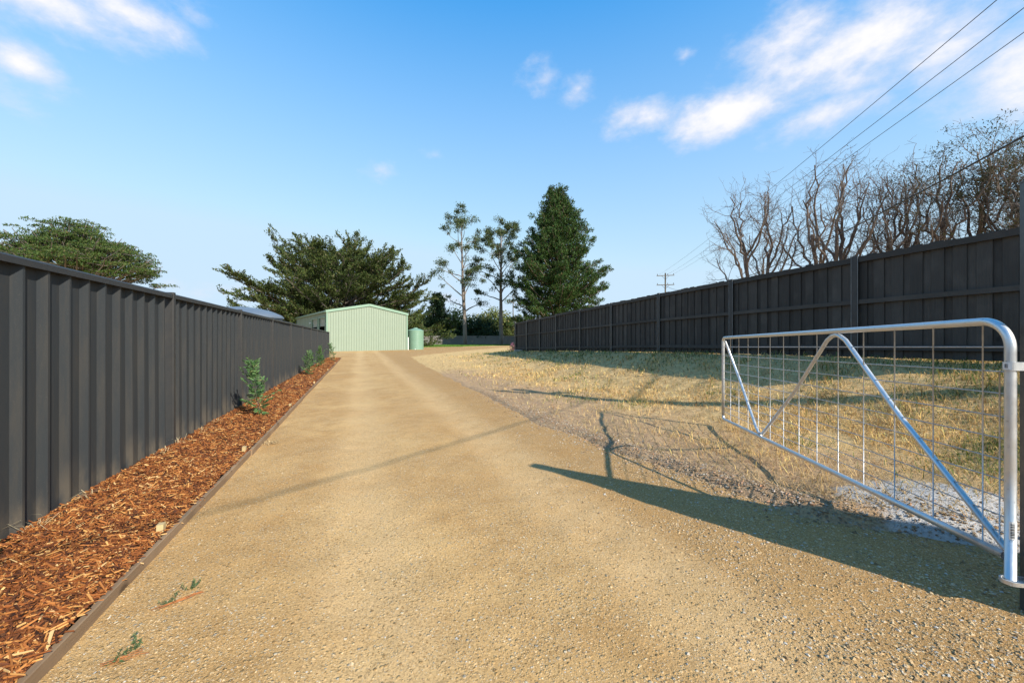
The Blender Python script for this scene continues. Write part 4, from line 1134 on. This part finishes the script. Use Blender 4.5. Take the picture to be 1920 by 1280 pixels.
# --- bare windswept gums over the paling fence
def bez(a, b, c, n, g, wig):
    t = np.linspace(0, 1, n)[:, None]; q = a * (1 - t) ** 2 + 2 * b * t * (1 - t) + c * t * t
    w = g.normal(0, 1, (n, 3)) * wig; w[0] = 0
    return q + w
def bare_tree(loc, H, R, seed, label, stems, wind, leafn, patch, mat, nl=17):
    S = Skel(seed); g = S.rng; forks = []
    for k in range(stems):
        sx = (-0.5 + k / max(1, stems - 1)) * R * 0.55 if stems > 1 else 0.0
        top = np.array([sx + g.uniform(-.2, .2) + wind * 0.4, g.uniform(-.6, .6), H * g.uniform(0.52, 0.66)])
        st = bez(np.array([sx * 0.25, 0, -0.3]), np.array([sx * 0.3 + g.uniform(-.5, .5), 0, H * 0.3]), top, 10, g, 0.07)
        S.segs.append((st, np.linspace(0.0135 * H, 0.0075 * H, 10))); forks.append(st)
    for i in range(nl):
        az = i * 2.399 + g.uniform(-.3, .3); f = (i + 0.5) / nl
        e = np.array([math.cos(az) * R * math.sqrt(f) * g.uniform(0.8, 1.05) + wind, math.sin(az) * R * math.sqrt(f), H * (0.96 - 0.42 * f ** 1.6) * g.uniform(0.93, 1.02)])
        st = min(forks, key=lambda q: abs(q[-1][0] - e[0]) + g.uniform(0, 0.8))
        s0 = st[int(np.interp(f, [0, 1], [9, 4.5]) + g.uniform(-.5, .5))]
        m = s0 * 0.5 + e * 0.5 + np.array([(e[0] - s0[0]) * 0.18, (e[1] - s0[1]) * 0.18, -0.06 * H * f]) + g.normal(0, 0.35, 3)
        L1 = bez(s0, m, e, 10, g, 0.10); S.segs.append((L1, np.linspace(0.0072 * H, 0.0024 * H, 10)))
        for j in range(9):
            x = g.uniform(0.25, 1.0) * 9; q = L1[int(x)] if x < 9 else L1[9]
            ax = unit(L1[min(9, int(x) + 1)] - L1[max(0, int(x) - 1)])
            d = ax * 0.8 + g.normal(0, 0.62, 3) + np.array([wind * 0.08, 0, 0.15])
            b1, r1, d1 = S.limb(q, d, g.uniform(1.2, 2.6), 0.0020 * H, 6, 0.20, 0.06, (wind * 0.03, 0, 0), 0.45)
            for k in range(4):
                q2 = b1[g.randint(2, 7)]; d2 = d1 * 0.8 + g.normal(0, 0.6, 3) + np.array([0, 0, 0.12])
                b2, r2, d3 = S.limb(q2, d2, g.uniform(0.6, 1.4), 0.012, 4, 0.22, 0.05, (wind * 0.04, 0, 0), 0.5)
                S.tips.append(b2[-1])
                for l in range(2):
                    b3, _, _ = S.limb(b2[g.randint(1, 5)], d3 * 0.8 + g.normal(0, 0.6, 3), g.uniform(0.3, 0.7), 0.007, 2, 0.2, 0.03, (wind * 0.04, 0, 0), 0.6); S.tips.append(b3[-1])
    T = np.array(S.tips); Ls = []
    if leafn:
        nz = vnoise(T[:, 0] + T[:, 1] * 0.6, T[:, 2], 0.7, seed); keep = T[(nz > patch) & (g.rand(len(T)) < 0.8)]
        C = np.repeat(keep, leafn, axis=0) + g.normal(0, 0.17, (len(keep) * leafn, 3)) * np.array([1.3, 1.2, 0.5])
        Ls.append(leaves(g, C, 0.17, 0.055, (0.5, 0, -0.4), 0.7))
    B = Skel(0); B.segs = S.segs[stems:]; S.segs = S.segs[:stems]
    o = tree('bare_gum_tree', loc, label, S, Ls, M_bare, mat, 'windswept gum trees behind the paling fence', 0.007)
    link('branches', B.mesh('branches', 0.007), M_bare, o)
    return o
for px, Y, H, R, sd, st, wx, ln_, pt, lab in (
    (1425, 33, 13.7, 4.2, 71, 2, -0.3, 0, 0.8, 'leafless pale gum tree, leftmost above the paling fence'),
    (1555, 30, 14.7, 4.1, 72, 3, 0.3, 1, 0.72, 'bare gum tree with several rusty brown limbs, second from left above fence'),
    (1680, 28, 13.2, 3.1, 73, 2, 0.4, 2, 0.62, 'thin gum tree with fine twigs, third from left above fence'),
    (1800, 26, 13.6, 4.2, 74, 2, 0.3, 9, 0.52, 'white limbed gum tree with sparse leaves, fourth from left above fence'),
    (1930, 24, 12.8, 3.6, 75, 2, -0.2, 16, 0.42, 'leafy dark gum tree at the right edge of the photo')):
    bare_tree((at(px, Y), Y, zz(at(px, Y), Y)), H, R, sd, lab, st, wx, ln_, pt, M_dgum)

# ---------------------------------------------------------------- seedlings in the bed
def seedling(name, loc, H, seed, label, spread=0.26, nb=26, dens=15, lean=0.0):
    S = Skel(seed); g = S.rng
    pts, rad, _ = S.limb((0, 0, -0.03), (lean, 0, 1), H, 0.009, 8, 0.05, 0.1, (0, 0, 0), 0.3)
    Ls = []
    for i in range(nb):
        f = 0.10 + 0.9 * (i + g.rand() * 0.7) / nb; f = min(f, 1.0)
        x = f * 8; a = min(int(x), 7); q = pts[a] + (pts[a + 1] - pts[a]) * (x - a)
        az = i * 2.399 + g.uniform(-.4, .4); el = np.interp(f, [0, 1], [0.1, 1.0]) + g.uniform(-.2, .2)
        # whorls: three dense storeys with gaps of bare stem between
        gap = 0.30 + 0.70 * abs(math.cos(f * 3.2 * math.pi))
        L = spread * np.interp(f, [0, 0.3, 0.7, 1], [0.8, 1.0, 0.95, 0.5]) * g.uniform(0.7, 1.2) * gap
        d = (math.cos(az) * math.cos(el), math.sin(az) * math.cos(el), math.sin(el))
        bp, _, bd = S.limb(q, d, L, 0.003, 4, 0.10, 0.03, (0, 0, 0), 0.4)
        side = unit(np.cross(bd, (0, 0, 1)))
        C = []; B = []
        for k in range(dens):
            t = 0.15 + 0.85 * k / dens; x = t * 4; a = min(int(x), 3); qq = bp[a] + (bp[a + 1] - bp[a]) * (x - a)
            for sg in (-1, 1):
                ld = unit(bd * 0.7 + side * sg * 0.9 + g.normal(0, 0.25, 3)); l = 0.085 * (1.15 - 0.6 * t) * g.uniform(0.7, 1.2)
                C.append(qq + ld * l / 2); B.append((ld, l))
        V = []
        for c, (ld, l) in zip(C, B):
            w = unit(np.cross(ld, g.normal(0, 1, 3))) * 0.010
            V += [c - ld * l / 2, c + w, c + ld * l / 2, c - w]
        V = np.array(V); Ls.append((V, np.arange(len(V)).reshape(-1, 4)))
    root = empty(name, loc); tag(root, label, 'seedling', 'seedlings planted along the fence')
    link('stem', S.mesh('stem'), M_bark, root)
    mb = MB()
    for V, Q in Ls: mb.add(V, Q)
    link('foliage', mb.mesh('foliage'), M_seed, root)
for (x, y, H, sd, sp, lab) in (
    (-4.10, 6.48, 0.88, 81, 0.34, 'feathery green seedling in mulch, nearest one standing whole in view'),
    (-7.12, 13.9, 0.75, 82, 0.42, 'bushy seedling in mulch, second along the steel fence'),
    (-8.72, 18.0, 0.88, 83, 0.34, 'narrow upright seedling, third along the steel fence'),
    (-10.5, 23.3, 0.98, 84, 0.36, 'tall leafy seedling at the far end of the mulch bed'),
    (-9.75, 20.4, 0.42, 86, 0.24, 'short seedling between third and last along the steel fence'),
    (-2.93, 2.02, 0.42, 85, 0.26, 'seedling cut by the left edge with only a frond showing')):
    seedling('seedling', (x, y, 0.06), H, sd, lab, sp, 34 if H > 0.6 else 22)

# ---------------------------------------------------------------- bark mulch
rng = np.random.RandomState(101)
def chips(n, vlo, vhi, lmin, lmax, wmin, wmax):
    u = rng.uniform(FENCE_U + 0.0, EDGE_U - 0.02, n); v = rng.uniform(vlo, vhi, n)
    x, y = uv2xy(u, v); z = z_bed(x, y, u, v) + rng.uniform(-0.004, 0.016, n)
    L = rng.uniform(0, 1, n) ** 2.2 * (lmax - lmin) + lmin; Wd = rng.uniform(wmin, wmax, n) * (0.6 + 8 * L); T = rng.uniform(0.002, 0.006, n)
    yaw = np.where(rng.rand(n) < 0.6, rng.normal(-0.45, 0.55, n), rng.uniform(0, math.pi, n)); pit = rng.normal(0, 0.22, n); rol = rng.normal(0, 0.5, n)
    cy, sy, cp, sp_, cr, sr = np.cos(yaw), np.sin(yaw), np.cos(pit), np.sin(pit), np.cos(rol), np.sin(rol)
    ax = np.stack([cy * cp, sy * cp, sp_], 1)
    bx = np.stack([-sy * cr - cy * sp_ * sr, cy * cr - sy * sp_ * sr, cp * sr], 1)
    cx = np.cross(ax, bx)
    loc = np.array([[-1, -.7, -1], [1, -.4, -1], [1, .5, -1], [-1, .9, -1], [-.9, -.5, 1], [.95, -.3, 1], [.8, .35, 1], [-.95, .7, 1]], float) / 2
    P = np.stack([x, y, z], 1)[:, None, :] + loc[None, :, 0:1] * (ax * L[:, None])[:, None, :] + loc[None, :, 1:2] * (bx * Wd[:, None])[:, None, :] + loc[None, :, 2:3] * (cx * T[:, None])[:, None, :]
    f = np.array([[4, 5, 6, 7], [0, 1, 5, 4], [1, 2, 6, 5], [2, 3, 7, 6], [3, 0, 4, 7]])
    Q = (np.arange(n)[:, None, None] * 8 + f[None]).reshape(-1, 4)
    return P.reshape(-1, 3), Q
mb = MB()
for a in ((40000, -0.4, 5.0, 0.009, 0.105, 0.004, 0.013), (20000, 5.0, 11.0, 0.014, 0.11, 0.006, 0.016), (9000, 11.0, 29.3, 0.03, 0.13, 0.012, 0.024)): mb.add(*chips(*a))
M_chip = leafmat('bark_chips', [(0, (0.03, 0.012, 0.007)), (0.28, (0.12, 0.038, 0.013)), (0.58, (0.27, 0.085, 0.021)), (0.85, (0.40, 0.155, 0.040)), (0.94, (0.56, 0.29, 0.09)), (1, (0.66, 0.43, 0.19))], 0.0, 0.8)
o = mb.build('bark_mulch', M_chip); tag(o, 'loose red brown bark and wood chip mulch in the bed', 'mulch', None, 'stuff')

# ---------------------------------------------------------------- loose stones on the drive
def stones(U, V, size, zoff=0.0, zfun=None):
    n = len(U); x, y = uv2xy(U, V); z = zfun(x, y, U, V) + zoff
    base = np.array([[1, 0, 0], [0, 1, 0], [-1, 0, 0], [0, -1, 0], [0, 0, 1], [0, 0, -1], ], float)
    P = base[None] * size[:, None, None] * rng.uniform(0.55, 1.25, (n, 6, 1)) * np.array([1, 1, 0.6])
    P = P + rng.normal(0, 0.16, (n, 6, 3)) * size[:, None, None]
    yaw = rng.uniform(0, 6.28, n); c, s = np.cos(yaw)[:, None], np.sin(yaw)[:, None]
    P = np.stack([P[..., 0] * c - P[..., 1] * s, P[..., 0] * s + P[..., 1] * c, P[..., 2]], -1)
    P += np.stack([x, y, z + size * 0.15], 1)[:, None, :]
    f = np.array([[0, 1, 4], [1, 2, 4], [2, 3, 4], [3, 0, 4], [1, 0, 5], [2, 1, 5], [3, 2, 5], [0, 3, 5]])
    T = (np.arange(n)[:, None, None] * 6 + f[None]).reshape(-1, 3)
    return P.reshape(-1, 3), T
def scatter_xy(n, fy=(1.2, 9.0), power=1.0):
    """denser towards the viewer end of the drive"""
    y = fy[0] * (fy[1] / fy[0]) ** (rng.rand(n)); x = rng.uniform(-1.5, 1.5, n) * y + rng.uniform(-.5, .5, n)
    return xy2uv(x, y)
mb = MB()
for n, smin, smax, yr in ((130000, 0.0016, 0.0042, (1.2, 5.5)), (50000, 0.003, 0.0072, (1.2, 8.0)), (900, 0.006, 0.011, (1.3, 8.0))):
    U, V = scatter_xy(n, yr)
    e = drive_edge(V)
    x, y = uv2xy(U, V)
    dens = 0.16 + 0.95 * sstep(0.40, 0.64, fbm(x, y, 1.3, 4, 61)) + 0.9 * sstep(1.4, 2.5, U)
    for c in (0.05, 1.55): dens = dens * (1 - 0.7 * np.exp(-((U - c) / 0.3) ** 2))
    k = (U > EDGE_U + 0.03) & (U < e + 0.05) & (rng.rand(n) < dens)
    U, V = U[k], V[k]
    size = smin + (smax - smin) * rng.rand(len(U)) ** 2
    P, T = stones(U, V, size, -0.002, z_drive); mb.add(P, None, T)
n = 60000          # coarser loose stones thrown to the right side of the drive
U, V = scatter_xy(n, (1.2, 7.0)); x, y = uv2xy(U, V)
k = (U > 1.0) & (U < drive_edge(V) + 0.05) & (rng.rand(n) < sstep(1.1, 2.4, U) * (0.25 + 0.9 * sstep(0.42, 0.6, fbm(x, y, 2.0, 3, 66))))
P, T = stones(U[k], V[k], 0.0035 + 0.0075 * rng.rand(k.sum()) ** 2, 0.0005, z_drive); mb.add(P, None, T)
M_stone = leafmat('drive_stones', [(0, (0.20, 0.13, 0.07)), (0.45, (0.44, 0.30, 0.15)), (0.8, (0.55, 0.40, 0.22)), (0.9, (0.44, 0.36, 0.26)), (0.97, (0.40, 0.39, 0.36)), (1, (0.56, 0.49, 0.39))], 0.0, 0.9)
o = mb.build('loose_gravel', M_stone); tag(o, 'loose tan and grey stones lying on the driveway', 'gravel', None, 'stuff')
# windrow of coarse grey stones and clods along the right edge
n = 15000
V = rng.uniform(0.3, 9.5, n) ** 1.0; off = rng.normal(0.10, 0.2, n); U = drive_edge(V) + off
k = rng.rand(n) < (1.15 - V / 11); U, V = U[k], V[k]
zz2 = lambda x, y, U, V: np.maximum(z_under(x, y, U, V), z_drive(x, y, U, V))
P, T = stones(U, V, 0.004 + 0.013 * rng.rand(len(U)) ** 2.5, 0.0, zz2)
M_edge_st = leafmat('edge_stones', [(0, (0.16, 0.10, 0.055)), (0.4, (0.34, 0.225, 0.12)), (0.65, (0.32, 0.25, 0.17)), (0.85, (0.36, 0.33, 0.28)), (0.95, (0.42, 0.20, 0.09)), (1, (0.5, 0.47, 0.42))], 0.0, 0.9)
o = link('edge_rubble', mesh_arrays('edge_rubble', P, np.zeros((0, 4), int), T), M_edge_st); tag(o, 'coarse grey stones and clods heaped along the drive edge', 'rubble', None, 'stuff')
# charred bits on the ash
n = 220
x = rng.normal(3.15, 0.5, n); y = rng.normal(2.95, 0.38, n); U, V = xy2uv(x, y)
P, T = stones(U, V, 0.004 + 0.016 * rng.rand(n) ** 2, 0.0, z_under)
o = link('charred_debris', mesh_arrays('charred_debris', P, np.zeros((0, 4), int), T), basic('char', (0.045, 0.03, 0.02), (0.12, 0.08, 0.05), 8, 0.95)); tag(o, 'dark charred bits lying on the pale ash by the gate', 'debris', None, 'stuff')

# ---------------------------------------------------------------- grass
def blades(x, y, z, h, w, lean, tint):
    n = len(x); az = rng.uniform(0, 6.283, n); b = az + rng.normal(0, 0.6, n) + 1.57
    d = np.stack([np.cos(az), np.sin(az), np.zeros(n)], 1); s = np.stack([np.cos(b), np.sin(b), np.zeros(n)], 1)
    p = np.stack([x, y, z], 1); up = np.array([0, 0, 1.0])
    hh = h[:, None]; ll = lean[:, None]; ww = w[:, None]
    mid = p + up * hh * 0.6 + d * hh * ll * 0.4; tip = p + up * hh * np.maximum(0.15, 1 - 0.45 * ll) + d * hh * ll * 1.15
    V = np.stack([p - s * ww, p + s * ww, mid + s * ww * 0.7, mid - s * ww * 0.7, tip], 1).reshape(-1, 3)
    i = np.arange(n)[:, None] * 5
    Q = i + np.array([[0, 1, 2, 3]]); T = i + np.array([[3, 2, 4]])
    me = mesh_arrays('grass', V, Q, T)
    color_attr(me, 'tint', np.concatenate([tint, tint]))
    return me
M_grass = attrmat('grass_blades', 'tint', 0.3, 0.3)
def grass_points(n, ylo, yhi):
    y = ylo * (yhi / ylo) ** rng.rand(n); x = rng.uniform(-1.6, 1.75, n) * np.maximum(y, 3)
    U, V = xy2uv(x, y); s, d = rf_sd(x, y); e = drive_edge(V)
    cl = fbm(x, y, 1.1, 4, 71); cl2 = vnoise(x, y, 5.0, 75)
    off = U - e + (fbm(x, y, 0.55, 3, 77) - 0.5) * 2.4
    near_bank = sstep(0.9, 3.3, off)
    p = near_bank * (0.12 + 1.1 * sstep(0.40, 0.60, cl)) * (0.45 + 0.9 * cl2)
    p = p + 0.05 * (U > e + 0.25)
    p = p * (1 - np.exp(-(((x - 3.15) / 0.8) ** 2 + ((y - 2.95) / 0.55) ** 2)))
    p = p * (1 - 0.75 * sstep(15, 20, V) * (1 - sstep(1.5, 4, U - e)))
    k = (U > e + 0.12) & (d > -0.6) & (rng.rand(n) < p) & (y < 45)
    return x[k], y[k], d[k], cl[k]
x, y, d, cl = grass_points(330000, 2.2, 34.0)
n = len(x); U, V = xy2uv(x, y); z = z_under(x, y, U, V)
green = np.clip(sstep(2.6, 0.5, d) * 0.62 + 1.1 * sstep(0.56, 0.72, fbm(x, y, 0.8, 3, 91)) * 0.7, 0, 1)  # near the fence: real green growth, with fence shade also painted into the tint
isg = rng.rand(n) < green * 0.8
dry = np.array([0.74, 0.50, 0.20]) * rng.uniform(0.72, 1.22, (n, 1)) * (0.62 + 0.75 * fbm(x, y, 3.5, 3, 95))[:, None] + rng.normal(0, 0.015, (n, 3))
rust = rng.rand(n) < 0.16; dry[rust] = np.array([0.36, 0.19, 0.07]) * rng.uniform(0.8, 1.2, (rust.sum(), 1))
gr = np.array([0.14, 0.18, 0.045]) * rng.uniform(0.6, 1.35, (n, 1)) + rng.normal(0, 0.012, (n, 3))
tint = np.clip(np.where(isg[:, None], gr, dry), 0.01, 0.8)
h = rng.uniform(0.03, 0.10, n) * (0.3 + 1.8 * fbm(x, y, 2.2, 3, 97)) * np.where(isg, 1.2, 1.0); tall = rng.rand(n) < 0.02; h[tall] *= 1.8
w = (0.0021 + 0.0006 * np.maximum(y - 3, 0)) * rng.uniform(0.7, 1.4, n); w = np.minimum(w, 0.014)
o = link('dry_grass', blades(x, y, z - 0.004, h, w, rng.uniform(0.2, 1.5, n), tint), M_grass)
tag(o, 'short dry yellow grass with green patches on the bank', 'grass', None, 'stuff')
# straw litter lying flat on the soil
n = 40000
yy = 2.6 * (26 / 2.6) ** rng.rand(n); xx = rng.uniform(-1.4, 1.6, n) * yy; U, V = xy2uv(xx, yy); s, d = rf_sd(xx, yy)
k = (U > drive_edge(V) + 0.1) & (d > 0.1); xx, yy, U, V = xx[k], yy[k], U[k], V[k]; n = len(xx)
o = link('straw_litter', blades(xx, yy, z_under(xx, yy, U, V) + 0.004, rng.uniform(0.03, 0.09, n), (0.0016 + 0.0004 * yy) * 0.9, rng.uniform(1.6, 2.0, n), np.array([0.50, 0.36, 0.18]) * rng.uniform(0.6, 1.25, (n, 1))), M_grass)
tag(o, 'scattered straw lying flat on the bare soil', 'straw', None, 'stuff')
# far green lawn blades
n = 30000
xx = rng.uniform(-22, 8, n); y0 = np.interp(xx, [-30, -12, -1.9, 14], [50, 55, 69, 74]); yy = y0 + (84 - y0) * rng.rand(n) ** 1.3
o = link('lawn_grass', blades(xx, yy, zground(xx, yy, False) + 0.01, rng.uniform(0.05, 0.10, n), np.full(n, 0.03), rng.uniform(0.2, 0.9, n), np.array([0.12, 0.23, 0.035]) * rng.uniform(0.7, 1.3, (n, 1))), M_grass)
tag(o, 'mown bright green lawn grass by the far fence', 'grass', None, 'stuff')

# dry tufts at the foot of the steel fence
ORD = ['first', 'second', 'third', 'fourth', 'fifth', 'sixth', 'seventh', 'eighth', 'ninth']
for k, (v, hh) in enumerate(((2.55, 0.09), (2.95, 0.10), (3.55, 0.13), (4.05, 0.12), (5.35, 0.12), (5.75, 0.15), (6.45, 0.13), (7.0, 0.14), (8.9, 0.12))):
    m = 16; u = FENCE_U + 0.05 + np.abs(rng.normal(0, 0.02, m)); x, y = uv2xy(u, v + rng.normal(0, 0.05, m))
    me = blades(x, y, np.full(m, 0.065), hh * rng.uniform(0.5, 1.2, m), np.full(m, 0.0022), rng.uniform(0.5, 1.7, m), np.array([0.55, 0.44, 0.26]) * rng.uniform(0.75, 1.2, (m, 1)))
    o = link('grass_tuft', me, M_grass)
    tag(o, 'pale dry grass wisp at the foot of the steel fence, %s from the left' % ORD[k], 'grass tuft', 'dry grass wisps along the steel fence')

# weeds, twigs and a dead clump on the drive
def gpos(px, py): Y = 747 * 1.31 / (py - 636); return (px - 960) / 747 * Y, Y
M_weed = leafmat('weed_leaves', [(0, (0.06, 0.10, 0.04)), (0.6, (0.11, 0.17, 0.07)), (1, (0.2, 0.2, 0.1))], 0.3)
for px, py, sd, lab in ((357, 1104, 1, 'small weed in the gravel, farthest up the drive'), (316, 1131, 2, 'small weed in the gravel beside the upper orange twig'),
                        (258, 1212, 3, 'small weed in the gravel above the lower orange twig'), (215, 1240, 4, 'small weed in the gravel nearest the bottom left corner')):
    x, y = gpos(px, py); S = Skel(200 + sd); g = S.rng; Ls = []
    for k in range(7):
        az = g.uniform(0, 6.28); bp, _, bd = S.limb((0, 0, -0.004), (math.cos(az), math.sin(az), g.uniform(0.5, 1.4)), g.uniform(0.03, 0.065), 0.0011, 4, 0.2, 0.0, (0, 0, 0), 0.5)
        C = np.repeat(bp[1:], 3, axis=0) + g.normal(0, 0.003, (12, 3)); Ls.append(leaves(g, C, 0.020, 0.005, bd * 0.8, 0.7))
    root = empty('weed', (x, y, 0.0)); tag(root, lab, 'weed', 'weeds in the gravel')
    link('stem', S.mesh('stem'), M_weed, root); mb = MB()
    for A_, B_ in Ls: mb.add(A_, B_)
    link('leaves', mb.mesh('leaves'), M_weed, root)
M_twig = basic('orange_twig_bark', (0.42, 0.17, 0.05), (0.30, 0.11, 0.04), 30, 0.8)
for (p0, p1, lab) in (((298, 1143), (378, 1112), 'thin orange brown twig on gravel by the upper weeds'), ((196, 1250), (272, 1222), 'thin orange brown twig on gravel near the bottom left corner')):
    a = np.array(gpos(*p0)); b = np.array(gpos(*p1)); g = np.random.RandomState(p0[0]); S = Skel(p0[0])
    for k in range(4):
        t = np.linspace(0, 1, 7)[:, None]; q = a * (1 - t) + b * t + g.normal(0, 0.004, (7, 2)) + g.normal(0, 0.008, 2)
        S.segs.append((np.c_[q, np.full(7, 0.008 + 0.003 * k)], np.full(7, 0.0022)))
    o = link('twig', S.mesh('twig'), M_twig); tag(o, lab, 'twig', 'twigs on the drive')
x, y = gpos(511, 832); m = 60
o = link('dead_grass_clump', blades(x + rng.normal(0, 0.05, m), y + rng.normal(0, 0.04, m), np.full(m, 0.004), rng.uniform(0.03, 0.08, m), np.full(m, 0.003), rng.uniform(0.8, 1.9, m), np.array([0.5, 0.37, 0.2]) * rng.uniform(0.7, 1.2, (m, 1))), M_grass)
tag(o, 'small clump of dead straw on the gravel by the edging', 'straw clump')
# pale block at the foot of the far fence end
x, y = at(976, 24.4), 24.4
o = MB().box((0, 0, 0.05), (0.55, 0.25, 0.12)).build('concrete_block', M_conc, None, False, (x - 0.1, y - 0.3, zz(x - 0.1, y - 0.3) - 0.02), (0, 0, 0.3))
tag(o, 'pale concrete block lying at the far end of the paling fence', 'block')
